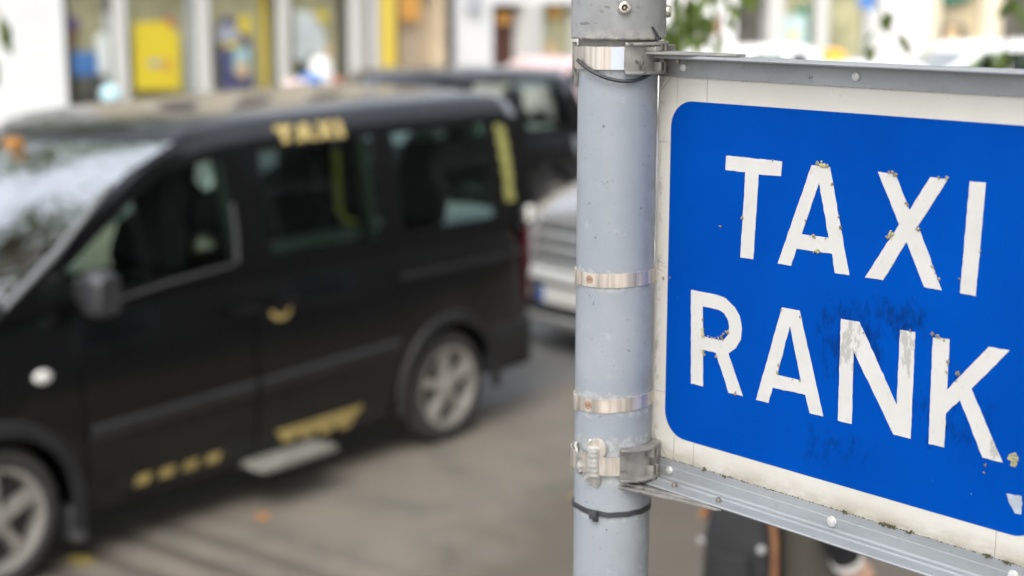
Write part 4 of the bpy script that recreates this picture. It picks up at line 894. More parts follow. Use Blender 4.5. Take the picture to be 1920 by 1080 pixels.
part_box("side_panel", A, 'dark', -1.13, -1.0, 0.08, 0.5, 0.62, 2.85)
for x in (0.9, 2.9, 4.9): sash(A, x, 4.4, 1.1, 1.9)
poster(A, 'postery', [(0.36, 0.83), (1.38, 0.80), (1.38, 1.78), (1.08, 2.02), (0.40, 2.00)])
px_ = poster(A, 'orange', [(0.98, 1.16), (1.16, 1.12), (1.18, 1.34), (1.04, 1.36)], 0.125, "poster_print"); poster(A, 'lilac', [(0.66, 1.24), (0.94, 1.22), (0.94, 1.34), (0.70, 1.34)], 0.125, "poster_print")
poster(A, 'red', [(1.06, 1.95), (1.30, 1.86), (1.28, 2.06), (1.10, 2.08)], 0.16)
poster(A, 'posterb', [(2.28, 0.72), (3.12, 0.72), (3.10, 1.60), (2.80, 2.02), (2.50, 2.10), (2.30, 1.85)])
poster(A, 'lilac', [(2.25, 1.62), (2.86, 1.62), (2.72, 1.92), (2.34, 1.92)], 0.125, "poster_print"); poster(A, 'yellow', [(2.72, 1.86), (3.10, 1.68), (3.12, 2.04), (2.84, 2.12)], 0.125, "poster_print")
poster(A, 'yellow', [(2.36, 1.50), (2.86, 1.52), (2.84, 1.62), (2.40, 1.60)], 0.12, "poster_print"); poster(A, 'sky', [(2.64, 1.05), (3.02, 1.0), (3.04, 1.50), (2.66, 1.48)], 0.12, "poster_print")
poster(A, 'peach', [(2.84 + 0.16 * math.cos(R(a)), 1.10 + 0.17 * math.sin(R(a))) for a in range(0, 360, 30)], 0.11, "poster_print")
poster(A, 'posterw', [(4.22, 1.25), (4.75, 1.02), (5.12, 1.25), (5.05, 1.75), (4.70, 2.15), (4.25, 2.18)]); poster(A, 'dark', [(4.45, 1.05), (4.62, 1.36), (5.15, 1.00), (5.10, 0.78), (4.6, 0.86)], 0.13)
poster(A, 'yellow', [(4.80, 2.02), (5.1, 1.88), (5.12, 2.14), (4.86, 2.20)], 0.12, "poster_print"); poster(A, 'peach', [(5.02, 1.22), (5.22, 1.22), (5.22, 1.52), (5.06, 1.5)], 0.125, "poster_print")
poster(A, 'yellow', [(3.50, 0.7), (3.70, 0.7), (3.70, 2.8), (3.50, 2.8)], 0.3, "curtain"); poster(A, 'purple', [(-0.95, 1.92), (-0.62, 1.92), (-0.62, 2.10), (-0.95, 2.12)], 0.3); poster(A, 'brown', [(-0.98, 1.60), (-0.70, 1.55), (-0.62, 1.95), (-0.95, 1.92)], 0.32)
def thing_at(root, name, mb, m, label, cat, bevel=0.01, smooth=None, group=None):
    o = build(name, mb, m, None, smooth, bevel); o.matrix_world = rootm(root); tag(o, label, cat, group); return o
thing_at(A, "storage_crate", MB().box(-0.86, -0.40, 0.15, 0.33, 1.12, 1.52), B['blue'], "blue crate in the leftmost display window", "crate", 0.03)
thing_at(A, "display_stand", MB().rings([[(x, y, z) for x, y in ((-0.84, 0.14), (-0.30, 0.14), (-0.30, 0.34), (-0.84, 0.34))] for z in (0.62, 1.115)]), B['dark'], "dark stand carrying the blue crate in the leftmost display window", "stand", 0.02)
thing_at(A, "white_canister", MB().lathe([(0.10, 0), (0.13, 0.03), (0.13, 0.62), (0.09, 0.70), (0.04, 0.72)], 20, Matrix.Translation((-0.24, 0.22, 1.116))), B['white'], "white canister beside the blue crate in the leftmost display window", "canister", 0, 40)
thing_at(A, "glass_ball", MB().lathe([(0.17 * math.sin(R(a)) + 0.001, 0.17 - 0.17 * math.cos(R(a))) for a in range(0, 181, 15)], 20, Matrix.Translation((-0.30, 0.02, 0.62)) @ Matrix.Translation((-0.12, -0.20, 0.0))), B['sky'], "pale blue ball low in front of the leftmost display window", "ball", 0, 60).location.z += 0.02
# goods on a low table outside the window
gt = empty("display_table", F0 + DIR * 3.60 - LAT * 1.1 + Vector((0, 0, 0.12)), VAN_ROT, "low grey table of goods outside the display windows", "table")
build("table_top", MB().box(-0.75, 0.75, -0.35, 0.35, 0.53, 0.58), B['grey'], gt, bevel=0.01)
for sx in (-0.68, 0.68):
    for sy in (-0.28, 0.28): build("leg", MB().box(sx - 0.025, sx + 0.025, sy - 0.025, sy + 0.025, 0, 0.53), B['grey'], gt)
for nm, m_, x0, x1, h, lb in (("shopping_bag", 'pinky', -0.72, -0.36, 0.24, "pale pink bag at the left end of the goods table"), ("box", 'blue', -0.30, -0.06, 0.34, "blue box on the goods table"), ("shopping_bag", 'white', -0.02, 0.22, 0.62, "tall white bag on the goods table"), ("box", 'red', 0.26, 0.68, 0.22, "long red box at the right end of the goods table")):
    mbx = MB().rings([[(x, y, z) for x, y in ((x0 + k, -0.2 + k), (x1 - k, -0.22 + k), (x1 - k, 0.2 - k), (x0 + k, 0.22 - k))] for z, k in ((0.582, 0.0), (0.582 + h * 0.6, 0.012), (0.582 + h, 0.04))])
    thing_at(gt, nm, mbx, B[m_], lb, "bag" if "bag" in nm else "box", 0.02, group="goods on the table")

# building B: yellow pilaster, brown recess, black drainpipe
Bb = empty("shop_building", F0 + DIR * 6.30, VAN_ROT, "narrow beige shop with a yellow pilaster and an orange box sign in its brown recess", "shop building")
part_box("wall", Bb, 'cream', 0, 2.42, 0, 9, 2.95, 8.0); part_box("recess_wall", Bb, 'beige2', 0.6, 2.2, 0.5, 0.6, 0, 2.95); part_box("pilaster", Bb, 'cream', 0, 0.20, 0, 0.5, 0, 2.95)
part_box("pilaster", Bb, 'yellow', 0.20, 0.60, -0.05, 0.5, 0, 2.95); part_box("recess_side", Bb, 'brown', 0.60, 0.86, 0.05, 0.5, 0, 2.95); part_box("box_sign", Bb, 'orange', 0.95, 1.72, 0.25, 0.45, 1.92, 2.8, 0.03)
part_box("pilaster", Bb, 'beige2', 2.19, 2.26, 0, 0.5, 0, 2.95); build("downpipe", MB().tube([(2.32, -0.08, 0), (2.32, -0.08, 8.0)], 0.085, 10), B['black'], Bb, 50)
build("roof", prism_roof(0, 2.42, 0, 9, 8.0, 2.5), B['slate'], Bb); sash(Bb, 1.2, 4.2, 1.0, 1.8)
# building C: white wall, dark red doorway, right window
Cc = empty("shop_building", F0 + DIR * 8.73, VAN_ROT, "white shop building with a dark red-brown doorway and a grey wall lamp", "shop building")
part_box("wall", Cc, 'white', 0, 1.42, 0, 9, 0, 8.8); part_box("wall", Cc, 'white', 1.42, 5.2, 0, 9, 2.25, 8.8); part_box("wall", Cc, 'white', 4.72, 5.2, 0, 9, 0, 2.25)
part_box("door", Cc, 'darkred', 1.45, 2.58, 0.35, 0.42, 0, 2.25); part_box("door_poster", Cc, 'orange', 1.98, 2.45, 0.31, 0.349, 1.80, 2.06); part_box("pilaster", Cc, 'offwhite', 2.60, 3.22, -0.04, 0.4, 0, 2.25)
part_box("lamp_box", Cc, 'pipe', 0.46, 0.86, -0.16, 0.0, 2.10, 2.60, 0.03); part_box("stall_riser", Cc, 'grey', 3.22, 4.72, 0, 0.9, 0, 0.55)
shopfront(Cc, [(3.22, 4.72)], 0.55, 2.25, 'beige')
poster(Cc, 'red', [(3.35, 1.05), (3.6, 1.05), (3.6, 1.45), (3.35, 1.45)], 0.3); poster(Cc, 'peach', [(3.75, 0.9), (4.3, 0.9), (4.3, 1.3), (3.75, 1.35)], 0.3); poster(Cc, 'orange', [(3.9, 1.9), (4.4, 1.9), (4.4, 2.2), (3.9, 2.2)], 0.3); poster(Cc, 'dark', [(3.30, 1.6), (3.7, 1.6), (3.7, 2.1), (3.3, 2.1)], 0.3)
build("roof", prism_roof(0, 5.2, 0, 9, 8.8, 2.5), B['slate'], Cc)
for x in (1.2, 3.6): sash(Cc, x, 4.4, 1.0, 1.8)

# right-hand row beyond the sign
RR = R(12)
D = empty("shop_building", F1, RR, "white shop building with a dark doorway and a pale blue poster", "shop building")
part_box("wall", D, 'white', 0.4, 4.05, 0, 8, 0, 8.2); part_box("wall", D, 'white', 4.05, 8.0, 0, 8, 2.75, 8.2); part_box("doorway", D, 'dark', 4.05, 4.92, 0.5, 0.6, 0, 2.75)
for a, b in ((4.92, 5.30), (6.18, 6.50), (7.55, 8.0)): part_box("pilaster", D, 'offwhite', a, b, -0.05, 0.3, 0, 2.75)
shopfront(D, [(5.30, 6.18), (6.50, 7.55)], 0.5, 2.75, 'beige'); part_box("stall_riser", D, 'grey', 5.3, 7.55, 0, 0.9, 0, 0.5)
poster(D, 'paleblue', [(5.36, 1.0), (5.98, 1.0), (5.98, 1.95), (5.36, 1.95)]); poster(D, 'postery', [(5.56, 1.35), (5.72, 1.35), (5.72, 1.55), (5.56, 1.55)], 0.125, "poster_print"); poster(D, 'green', [(5.85, 1.2), (6.14, 1.1), (6.12, 2.2), (5.70, 2.15)], 0.3)
poster(D, 'lilac', [(6.75, 1.0), (7.15, 1.0), (7.15, 2.0), (6.75, 2.0)], 0.4); part_box("wall_plate", D, 'brown', 3.44, 3.62, -0.03, 0.0, 1.45, 1.95)
build("roof", prism_roof(0.4, 8.0, 0, 8, 8.2, 2.4), B['slate'], D)
for x in (1.5, 3.6, 6.0): sash(D, x, 4.3, 1.0, 1.8)
E_ = empty("shop_building", F1 + Vector((math.cos(RR), math.sin(RR), 0)) * 8.02, RR, "cream shop building with a green board in its window, farthest right", "shop building")
part_box("wall", E_, 'white', 0, 1.15, 0, 8, 0, 7.8); part_box("wall", E_, 'cream', 1.15, 8.0, 0, 8, 2.9, 7.8); part_box("pilaster", E_, 'cream', 1.15, 1.52, -0.05, 0.4, 0, 2.9); part_box("pilaster", E_, 'cream', 2.72, 3.25, -0.05, 0.4, 0, 2.9); part_box("wall", E_, 'dark', 3.25, 8.0, 0, 8, 0, 2.9)
shopfront(E_, [(1.52, 2.72)], 0.5, 2.9, 'beige2'); part_box("stall_riser", E_, 'cream', 1.52, 2.72, 0, 0.5, 0, 1.2)
poster(E_, 'green', [(1.62, 2.22), (2.46, 2.30), (2.46, 2.85), (1.62, 2.85)]); poster(E_, 'dark', [(1.58, 1.22), (2.44, 1.22), (2.44, 1.68), (1.58, 1.72)], 0.3); poster(E_, 'peach', [(1.86, 1.24), (2.2, 1.24), (2.2, 1.62), (1.9, 1.66)], 0.25)
build("roof", prism_roof(0, 8.0, 0, 8, 7.8, 2.4), B['slate'], E_)
for x in (1.5, 4.5): sash(E_, x, 4.2, 1.0, 1.8)
# stone terrace on the near side of the street: it is what the van's flank mirrors
St = empty("stone_terrace", VAN_NEAR + DIR * 36 - LAT * 7.5, VAN_ROT + math.pi, "dark grey stone terrace on the near side of the street, outside the frame", "terrace")
part_box("wall", St, 'stone', 0, 34, 0, 8, 0, 9.5); build("roof", prism_roof(0, 34, 0, 8, 9.5, 2.6), B['slate'], St)
for x in range(2, 34, 3):
    for z in (1.0, 4.0, 6.9): sash(St, x, z, 1.1, 1.8)
part_box("door", St, 'brown', 16.2, 17.3, -0.05, 0.0, 0.0, 2.3)
# blue round traffic signs on posts beyond the lane
def round_sign(x, y, z, label, r=0.16):
    t = empty("traffic_sign", (x, y, 0.0), 0.1, label, "traffic sign")
    build("post", MB().tube([(0, 0, 0), (0, 0, z + r * 0.7)], 0.028, 10), B['pipe'], t, 50)
    dsk = build("disc", MB().lathe([(r, 0), (r, 0.012)], 28, Matrix.Translation((0, -0.03, z)) @ Matrix.Rotation(R(90), 4, 'X')), B['blue'], t, 40)
round_sign(3.22, 29.5, 1.82, "round blue traffic sign on a grey post, close right of the pole's sleeve", 0.17)
round_sign(6.35, 28.0, 2.42, "round blue traffic sign on a taller grey post beyond the white cars", 0.19)

# ================================================================ TREES
def leaf_material(name, col):
    m = bpy.data.materials.new(name); m.use_nodes = True; t = m.node_tree; b = t.nodes["Principled BSDF"]; o = t.nodes["Material Output"]
    tc = t.nodes.new("ShaderNodeTexCoord"); n = t.nodes.new("ShaderNodeTexNoise"); n.inputs["Scale"].default_value = 9; t.links.new(tc.outputs["Object"], n.inputs["Vector"])
    r = t.nodes.new("ShaderNodeMapRange"); r.inputs[1].default_value = 0.3; r.inputs[2].default_value = 0.7; t.links.new(n.outputs["Fac"], r.inputs[0])
    x = t.nodes.new("ShaderNodeMix"); x.data_type = 'RGBA'; t.links.new(r.outputs[0], x.inputs[0])
    x.inputs[6].default_value = (*[c * 0.6 for c in col], 1); x.inputs[7].default_value = (*[c * 1.35 for c in col], 1)
    t.links.new(x.outputs[2], b.inputs["Base Color"]); b.inputs["Roughness"].default_value = 0.5
    tr = t.nodes.new("ShaderNodeBsdfTranslucent"); t.links.new(x.outputs[2], tr.inputs[0])
    mx = t.nodes.new("ShaderNodeMixShader"); mx.inputs[0].default_value = 0.35
    t.links.new(b.outputs[0], mx.inputs[1]); t.links.new(tr.outputs[0], mx.inputs[2]); t.links.new(mx.outputs[0], o.inputs[0])
    return m
M['leaf'] = leaf_material("fresh green leaves", (0.115, 0.165, 0.032)); M['bark'] = mat("grey-brown bark", (0.16, 0.135, 0.105), 0.9, var=(12, 0.35), bump=(30, 0.6, 0.01))

def add_leaf(mb, c, d, size, rng):
    d = d.normalized(); s = d.cross(Vector((rng.uniform(-1, 1), rng.uniform(-1, 1), rng.uniform(-0.4, 1)))).normalized(); up = s.cross(d)
    p = [c, c + d * size * 0.35 + s * size * 0.27 + up * size * 0.05, c + d * size * 0.75 + s * size * 0.18, c + d * size * 1.0 - up * size * 0.06, c + d * size * 0.75 - s * size * 0.18, c + d * size * 0.35 - s * size * 0.27 + up * size * 0.05, c + d * size * 0.5 - up * size * 0.03]
    mb.add(p, [(0, 1, 6), (1, 2, 6), (2, 3, 6), (3, 4, 6), (4, 5, 6), (5, 0, 6)])

def tree(base, trunk_h, cc, cr, nclump, per, label, twigs=(), seed=1, size=0.10):
    rng = random.Random(seed)
    root = empty("street_tree", base, 0, label, "tree", "leafy street trees"); bp = Vector(base)
    cc = Vector(cc) - bp; tk = MB(); top_ = Vector((cc.x * 0.35, cc.y * 0.35, trunk_h))
    pts = [Vector((0, 0, -0.05)), Vector((0.02, 0.01, trunk_h * 0.3)), Vector((cc.x * 0.12, cc.y * 0.12, trunk_h * 0.65)), top_]
    tk.tube(pts, [0.19, 0.15, 0.13, 0.11], 12); build("trunk", tk, M['bark'], root, 60)
    cl = []
    while len(cl) < nclump:
        v = Vector((rng.uniform(-1, 1), rng.uniform(-1, 1), rng.uniform(-1, 1)))
        if 0.35 < v.length < 1.0: cl.append(cc + Vector((v.x * cr[0], v.y * cr[1], v.z * cr[2])))
    lb = MB()
    for i, c in enumerate(cl):
        if i % 3: continue
        m_ = top_.lerp(c, 0.5) + Vector((rng.uniform(-.25, .25), rng.uniform(-.25, .25), 0.25)); lb.tube([top_ - Vector((0, 0, 0.15)), m_, c], [0.065, 0.035, 0.012], 6)
    lf = MB()
    for c in cl:
        rr = rng.uniform(0.45, 0.85)
        for k in range(per):
            v = Vector((rng.gauss(0, 1), rng.gauss(0, 1), rng.gauss(0, 0.8))) * rr * 0.5
            add_leaf(lf, c + v, Vector((rng.uniform(-1, 1), rng.uniform(-1, 1), rng.uniform(-1.0, 0.3))), size * rng.uniform(0.7, 1.25), rng)
    for tw, leaves, sz in twigs:
        tp = [Vector(q) - bp for q in tw]; lb.tube([top_] + tp, [0.03] + [0.010] + [0.004] * (len(tp) - 1), 6)
        for q in leaves:
            add_leaf(lf, Vector(q[:3]) - bp, Vector((rng.uniform(-.5, .5), rng.uniform(-.3, .3), -1 + rng.uniform(-.2, .7))), sz * rng.uniform(0.8, 1.2), rng)
    build("limbs", lb, M['bark'], root, 60); build("crown", lf, M['leaf'], root)
    return root
def at(px, py, Y):      # a point of the world seen in that direction, Y metres ahead (only used to place hanging leaves)
    x = (px - 960) / 2884; y = -(py - 540) / 2884; d = _r2 * x + _u2 * y + _f; return tuple(Vector((0, 0, EYE)) + d * (Y / d.y))
rg = random.Random(3)
def leaves_around(px, py, Y, n, spx, spy): return [at(px + rg.uniform(-spx, spx), py + rg.uniform(-spy, spy), Y + rg.uniform(-.25, .25)) for _ in range(n)]
tw_r = [([at(1420, -320, 5.2), at(1330, -90, 5.1), at(1275, 30, 5.0)], leaves_around(1285, 25, 5.0, 40, 38, 42) + leaves_around(1350, -15, 5.0, 14, 60, 25) + leaves_around(1262, 82, 5.0, 4, 12, 14), 0.075),
        ([at(1560, -300, 5.2), at(1620, -40, 5.1), at(1665, 45, 5.0), at(1705, 90, 4.95)], [at(1655, 25, 5), at(1690, 62, 5), at(1702, 76, 5), at(1640, 55, 5), at(1632, 82, 5), at(1668, 18, 5)], 0.060),
        ([at(1500, -300, 5.2), at(1390, -60, 5.0), at(1352, 30, 5.0), at(1350, 70, 5.0)], [at(1352, 62, 5), at(1349, 78, 5), at(1342, 20, 5), at(1365, 28, 5)], 0.05),
        ([at(2050, -250, 5.2), at(1960, -60, 5.0), at(1905, 20, 5.0), at(1880, 100, 5.0)], leaves_around(1910, 8, 5.0, 8, 22, 14) + [at(1888, 92, 5), at(1880, 104, 5), at(1860, 112, 5), at(1866, 124, 5)], 0.075)]
tree((3.9, 5.6, 0), 3.0, (3.2, 4.6, 6.3), (3.9, 3.9, 3.0), 130, 95, "leafy tree whose twigs hang over the top of the TAXI RANK sign", tw_r, 11, 0.12)
tree((-5.6, 7.6, 0), 3.8, (-3.7, 7.3, 7.1), (2.3, 2.3, 1.8), 70, 75, "leafy tree at the left edge, one twig hanging by the white pier", [([(-4.6, 7.2, 4.6), (-3.6, 7.8, 3.4), at(-30, -20, 8), at(4, 40, 8)], [at(2, 18, 8), at(12, 40, 8), at(6, 50, 8), at(-4, 34, 8), at(10, 62, 8), at(-6, 110, 8), at(2, 120, 8)], 0.15)], 12, 0.13)
tree((-7.2, 14.6, 0), 3.0, (-5.0, 13.6, 5.3), (2.9, 2.6, 2.1), 70, 85, "leafy tree in the street beyond the van, mirrored in its windscreen", (), 15, 0.14)
tree((4.6, -3.6, 0), 3.2, (4.0, -3.2, 6.4), (3.8, 3.6, 3.4), 120, 90, "leafy tree standing behind the viewer's right shoulder", (), 13, 0.14)
tree((-3.8, -4.6, 0), 3.2, (-3.4, -4.0, 6.8), (3.6, 3.4, 3.2), 110, 80, "leafy tree standing behind the viewer's left shoulder", (), 14, 0.14)

# ---- fallen leaves on the paving
def fallen(x, y, rz, s, col, label):
    mb = MB(); pts = [(0, 0.5), (0.16, 0.28), (0.42, 0.22), (0.22, 0.02), (0.34, -0.24), (0.10, -0.2), (0.0, -0.5), (-0.10, -0.2), (-0.36, -0.2), (-0.2, 0.04), (-0.40, 0.24), (-0.15, 0.28)]
    q = poly_mb([[(a * s, b * s) for a, b in pts]], 0.0, 0.002, plane='xy'); q.v = [(a, b, c + 0.02 * s * math.sin(a / s * 4)) for a, b, c in q.v]
    o = build("fallen_leaf", q, mat(name="dry leaf", col=col, rough=0.7, var=(30, 0.3))); o.location = (x, y, 0.014); o.rotation_euler = (0.1, 0.05, rz); tag(o, label, "leaf", "fallen leaves")
fallen(-1.24, 7.30, 0.5, 0.10, (0.40, 0.17, 0.05), "small orange fallen leaf on the paving in front of the van")
fallen(-1.98, 6.71, 1.1, 0.17, (0.29, 0.23, 0.06), "yellow fallen leaf on the paving by the van's front wheel")
fallen(0.335, 7.62, 2.1, 0.10, (0.30, 0.20, 0.06), "brown fallen leaf on the paving beside the pole")

# ================================================================ PEOPLE
M['skin'] = mat("skin", (0.56, 0.34, 0.25), 0.55, var=(20, 0.12)); M['hair_grey'] = mat("grey-brown hair", (0.13, 0.10, 0.08), 0.7, var=(60, 0.4)); M['hair_dark'] = mat("dark hair", (0.04, 0.03, 0.025), 0.6, var=(60, 0.4))
M['taupe'] = mat("dark taupe cloth", (0.056, 0.051, 0.040), 0.95, var=(7, 0.2), bump=(26, 0.5, 0.01)); M['black_cloth'] = mat("black cloth", (0.012, 0.013, 0.015), 0.9, var=(8, 0.3), bump=(24, 0.5, 0.01)); M['denim'] = mat("dark trousers", (0.05, 0.05, 0.055), 0.9, var=(9, 0.2))
M['cuff'] = mat("white cuff", (0.70, 0.68, 0.65), 0.8); M['leather'] = mat("tan leather", (0.22, 0.10, 0.045), 0.55, var=(20, 0.2)); M['shoe'] = mat("dark shoe", (0.04, 0.033, 0.03), 0.5); M['bagcloth'] = mat("black rucksack fabric", (0.011, 0.0115, 0.0125), 0.7, var=(14, 0.35), bump=(22, 0.6, 0.008)); M['reflector'] = mat("pale round reflector", (0.40, 0.40, 0.41), 0.3, 0.2)
M['eye'] = mat("eye", (0.7, 0.7, 0.68), 0.2); M['lips'] = mat("lips", (0.42, 0.19, 0.16), 0.5)

def skin_mesh(chains, sub=2):
    """chains: lists of (point, radius); points shared by value join up"""
    vs, rad, es, ix = [], [], [], {}
    for ch in chains:
        prev = None
        for p, r in ch:
            k = tuple(round(c, 4) for c in p)
            if k not in ix: ix[k] = len(vs); vs.append(p); rad.append(r)
            if prev is not None: es.append((prev, ix[k]))
            prev = ix[k]
    me = bpy.data.meshes.new("t"); me.from_pydata(vs, es, []); o = link("t", me)
    o.modifiers.new("s", 'SKIN'); sb = o.modifiers.new("d", 'SUBSURF'); sb.levels = sub
    for i, r in enumerate(rad): me.skin_vertices[0].data[i].radius = (r, r) if not isinstance(r, tuple) else r
    me.skin_vertices[0].data[0].use_root = True
    bpy.context.view_layer.update(); dg = bpy.context.evaluated_depsgraph_get(); ev = o.evaluated_get(dg).to_mesh()
    mb = MB(); mb.add([v.co.copy() for v in ev.vertices], [tuple(p.vertices) for p in ev.polygons]); o.evaluated_get(dg).to_mesh_clear()
    bpy.data.objects.remove(o); return mb

def hand(mb, wrist, d, palm_n, side):
    """palm, four bent fingers and a thumb; d: direction of the fingers, palm_n: palm normal"""
    d = Vector(d).normalized(); n = Vector(palm_n); n = (n - d * n.dot(d)).normalized(); s = d.cross(n) * side; w = Vector(wrist)
    rs = []
    for t, hw, hh in ((-0.02, 0.026, 0.020), (0.02, 0.034, 0.016), (0.06, 0.041, 0.014), (0.092, 0.040, 0.012)):
        rs.append([w + d * t + s * hw * math.cos(a) + n * hh * math.sin(a) for a in [R(k * 30) for k in range(12)]])
    mb.rings(rs)
    for k, ln in ((-0.029, 0.072), (-0.0095, 0.082), (0.0105, 0.077), (0.029, 0.060)):
        b0 = w + d * 0.085 + s * k; a1 = b0 + d * ln * 0.45 + n * 0.006; a2 = a1 + (d * 0.8 + n * 0.6).normalized() * ln * 0.32; a3 = a2 + (d * 0.45 + n * 0.9).normalized() * ln * 0.26
        mb.tube([b0, a1, a2, a3], [0.0095, 0.0090, 0.0082, 0.0060], 8)
    b0 = w + d * 0.018 - s * 0.030; a1 = b0 + (d * 0.6 - s * 0.8).normalized() * 0.036 + n * 0.008; a2 = a1 + (d * 0.9 - s * 0.3).normalized() * 0.032 + n * 0.010
    mb.tube([b0, a1, a2], [0.013, 0.0105, 0.0075], 8)

def person(pos, heading, label, coat, trousers, hair_m, arms, hair_long=False, coat_len=0.70, step=0.16, h=1.0, sleeves=None):
    """local +y is where the person faces, +x their right; arms: {side: (elbow, wrist, finger dir, palm normal)}"""
    root = empty("person", (pos[0], pos[1], 0.004), -heading, label, "person"); S = lambda *p: Vector(p) * h
    feet = {-1: S(-0.10, step, 0.0), 1: S(0.10, -step, 0.0)}
    body = []
    body.append([(S(0, 0, 0.96), (0.15 * h, 0.11 * h)), (S(0, 0.0, 1.12), (0.14 * h, 0.10 * h)), (S(0, 0.01, 1.30), (0.165 * h, 0.11 * h)), (S(0, 0.0, 1.43), (0.10 * h, 0.075 * h)), (S(0, 0.015, 1.50), 0.055 * h), (S(0, 0.03, 1.56), 0.062 * h), (S(0, 0.035, 1.63), (0.082 * h, 0.095 * h)), (S(0, 0.03, 1.70), (0.072 * h, 0.085 * h))])
    for s in (-1, 1):
        f = feet[s]; kn = S(s * 0.10, f.y / h * 0.62 + 0.03, 0.50)
        body.append([(S(0, 0, 0.96), (0.15 * h, 0.11 * h)), (S(s * 0.10, 0, 0.86), 0.085 * h), (kn, 0.056 * h), (Vector((s * 0.10 * h, f.y - 0.01, 0.10 * h)), 0.038 * h), (Vector((s * 0.105 * h, f.y + 0.09 * h, 0.045 * h)), 0.035 * h)])
        el, wr, fd, pn = arms[s]
        body.append([(S(0, 0.01, 1.30), (0.165 * h, 0.11 * h)), (S(s * 0.185, -0.005, 1.40), 0.056 * h), (S(*el), 0.043 * h), (S(*wr), 0.029 * h)])
    bm_ = skin_mesh(body)
    for s in (-1, 1): el, wr, fd, pn = arms[s]; hand(bm_, S(*wr), fd, pn, s)
    # nose and ears belong to the same surface
    bm_.rings([[(x * h, (0.115 + y) * h, z * h) for x, y, z in ((-0.016, 0, 1.615), (0.016, 0, 1.615), (0.018, 0.028 * k, 1.615), (-0.018, 0.028 * k, 1.615))] if False else [((-0.010 - 0.006 * k) * h, 0.108 * h, zz * h), ((0.010 + 0.006 * k) * h, 0.108 * h, zz * h), (0.006 * h, (0.124 + 0.018 * k) * h, zz * h), (-0.006 * h, (0.124 + 0.018 * k) * h, zz * h)] for zz, k in ((1.665, 0.0), (1.64, 0.6), (1.618, 1.0), (1.608, 0.4))])
    for s in (-1, 1): bm_.blob((s * 0.083 * h, 0.02 * h, 1.635 * h), 0.028 * h, 2, (0.35, 0.7, 1.1), 2, 0.15)
    b = build("body", bm_, M['skin'], root, 60)
    for s in (-1, 1): build("eye", MB().blob((s * 0.031 * h, 0.118 * h, 1.650 * h), 0.012 * h, 1, (1.1, 0.6, 0.7), 2, 0.0), M['eye'], b, 60)
    build("mouth", MB().blob((0, 0.124 * h, 1.583 * h), 0.022 * h, 1, (1, 0.35, 0.28), 2, 0.0), M['lips'], b, 60)
    hb = MB(); rs = []
    for z, r, k in ((1.585, 0.060, 0), (1.62, 0.086, 0), (1.68, 0.098, 0.02), (1.725, 0.092, 0.03), (1.765, 0.062, 0.02), (1.782, 0.02, 0.02)):
        low = z < 1.66
        rs.append([(r * 0.92 * math.cos(a) * h, (0.018 + k * 0.5 + (min(r * 1.12 * math.sin(a), 0.012 if low else 1))) * h, (z + 0.006 * noise.noise(Vector((math.cos(a) * 4, math.sin(a) * 4, z * 20)))) * h) for a in [R(q * 15) for q in range(24)]])
    if hair_long: rs.insert(0, [(0.07 * math.cos(a) * h, (0.0 + min(0.085 * math.sin(a), -0.01)) * h, 1.46 * h) for a in [R(q * 15) for q in range(24)]])
    build("hair", hb.rings(rs), hair_m, root, 60)
    # coat: torso loft plus sleeves
    cb = MB(); rs = []
    for z, w, d in ((coat_len, 0.225, 0.165), (coat_len + 0.12, 0.220, 0.160), (0.98, 0.205, 0.150), (1.12, 0.195, 0.142), (1.26, 0.210, 0.150), (1.38, 0.205, 0.132), (1.45, 0.135, 0.105), (1.49, 0.078, 0.080), (1.515, 0.080, 0.082)):
        rs.append([((w + 0.006 * math.sin(3 * a + z * 9)) * math.cos(a) * h, (0.005 + (d + 0.005 * math.sin(5 * a + z * 7)) * math.sin(a)) * h, z * h) for a in [R(q * 15) for q in range(24)]])
    build("coat", cb.rings(rs), coat, root, 60)
    for s in (-1, 1):
        cb = MB()
        el, wr, fd, pn = arms[s]; a0, a1, a2 = S(s * 0.150, 0, 1.41), S(*el), S(*wr); sh = S(s * 0.20, -0.005, 1.375)
        cb.tube([a0, sh, sh.lerp(a1, 0.5), a1, a1.lerp(a2, 0.5), a1.lerp(a2, 0.94)], [0.075 * h, 0.080 * h, 0.062 * h, 0.056 * h, 0.048 * h, 0.043 * h], 14)
        build("sleeve", cb, sleeves or coat, root, 60)
    tr = MB()
    for s in (-1, 1):
        f = feet[s]; kn = S(s * 0.10, f.y / h * 0.62 + 0.03, 0.50)
        tr.tube([S(s * 0.07, 0, 0.98), S(s * 0.10, 0, 0.84), kn, Vector((s * 0.10 * h, f.y - 0.01, 0.20 * h)), Vector((s * 0.10 * h, f.y, 0.075 * h))], [0.115 * h, 0.108 * h, 0.078 * h, 0.065 * h, 0.062 * h], 14)
    build("trousers", tr, trousers, root, 60)
    for s in (-1, 1):
        f = feet[s]; sb = MB(); rs = []
        for y, w, t_ in ((-0.075, 0.028, 0.060), (-0.05, 0.038, 0.085), (0.02, 0.040, 0.080), (0.09, 0.046, 0.055), (0.15, 0.042, 0.042), (0.185, 0.020, 0.025)):
            rs.append([(s * 0.10 * h + w * math.cos(a), f.y + y, max(0.0, t_ * 0.5 + t_ * 0.62 * math.sin(a))) for a in [R(q * 30) for q in range(12)]])
        build("shoe", sb.rings(rs), M['shoe'], root, 60)
    return root, arms
P_A = (0.84, 4.22)
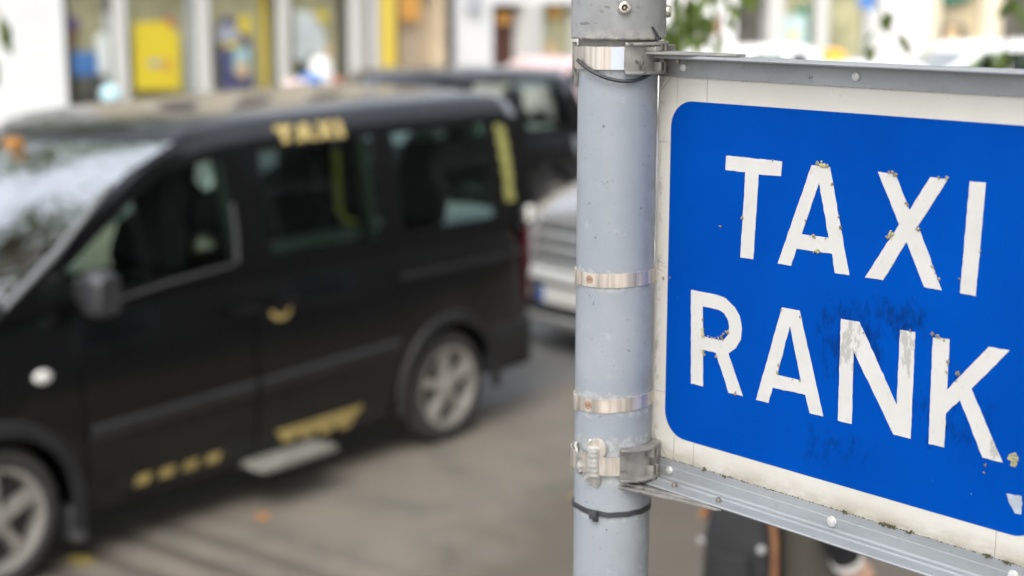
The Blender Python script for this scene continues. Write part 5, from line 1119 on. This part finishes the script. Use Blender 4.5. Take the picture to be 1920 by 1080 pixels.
pa, ara = person(P_A, R(62), "person in a dark taupe gilet and black sleeves, standing below the sign with a rucksack", M['taupe'], M['denim'], M['hair_grey'],
       {-1: ((-0.25, -0.03, 1.14), (-0.24, 0.10, 0.90), (0, 0.25, -1), (1, 0, 0)), 1: ((0.235, -0.085, 1.16), (0.215, -0.015, 1.045), (0.05, 0.75, -0.75), (-0.9, 0, -0.3))}, False, 0.55, sleeves=M['black_cloth'])
c0, c1 = Vector(ara[1][0]), Vector(ara[1][1])
build("cuff", MB().tube([c0.lerp(c1, 0.84), c0.lerp(c1, 1.06)], [0.047, 0.044], 14), M['cuff'], pa, 50)
# rucksack on that person's back
HB = R(62); back = Vector((-math.sin(HB), -math.cos(HB), 0))
bag = empty("rucksack", (P_A[0] + back.x * 0.155 - 0.045, P_A[1] + back.y * 0.155 - 0.02, 0.86), -R(30), "black rucksack with tan side trim and two pale round reflectors, on the person's back", "rucksack")
bb = MB(); rs = []
for z, w, d in ((0.0, 0.100, 0.050), (0.03, 0.115, 0.068), (0.12, 0.118, 0.078), (0.22, 0.110, 0.076), (0.30, 0.094, 0.070), (0.38, 0.070, 0.056), (0.42, 0.035, 0.03)):
    rs.append([((w * (abs(math.cos(a)) ** 0.6) * (1 if math.cos(a) > 0 else -1)) + 0.004 * math.sin(z * 40 + a), d * (abs(math.sin(a)) ** 0.7) * (1 if math.sin(a) > 0 else -1), z) for a in [R(q * 15) for q in range(24)]])
bgb = build("main_bag", bb.rings(rs), M['bagcloth'], bag, 60)
build("front_pocket", MB().rings([[(x, y, z) for x, y in ((-0.06 * k, -0.06), (-0.05 * k, -0.098), (0.05 * k, -0.098), (0.06 * k, -0.06))] for z, k in ((0.04, 0.9), (0.07, 1.0), (0.17, 1.0), (0.20, 0.85))]), M['bagcloth'], bag, bevel=0.012)
build("side_trim", MB().tube([(0.094, -0.055, 0.02), (0.115, -0.062, 0.12), (0.112, -0.060, 0.24), (0.095, -0.050, 0.34), (0.06, -0.035, 0.42)], 0.0105, 8), M['leather'], bag, 60)
build("side_trim", MB().tube([(-0.100, -0.03, 0.02), (-0.112, -0.03, 0.05)], 0.010, 8), M['leather'], bag, 60)
build("shoulder_strap", MB().tube([(-0.112, -0.045, 0.275), (-0.090, -0.040, 0.335), (-0.062, -0.03, 0.40), (-0.05, 0.04, 0.47), (-0.05, 0.14, 0.52)], 0.013, 8), M['leather'], bag, 60)
for x, z in ((-0.112, 0.205), (0.078, 0.222)):
    build("reflector", MB().lathe([(0.0115, 0), (0.0105, 0.006), (0.003, 0.009)], 18, Matrix.Translation((x, -0.074 if x > 0 else -0.045, z)) @ Matrix.Rotation(R(90 if x > 0 else 110), 4, 'X')), M['reflector'], bag, 40)
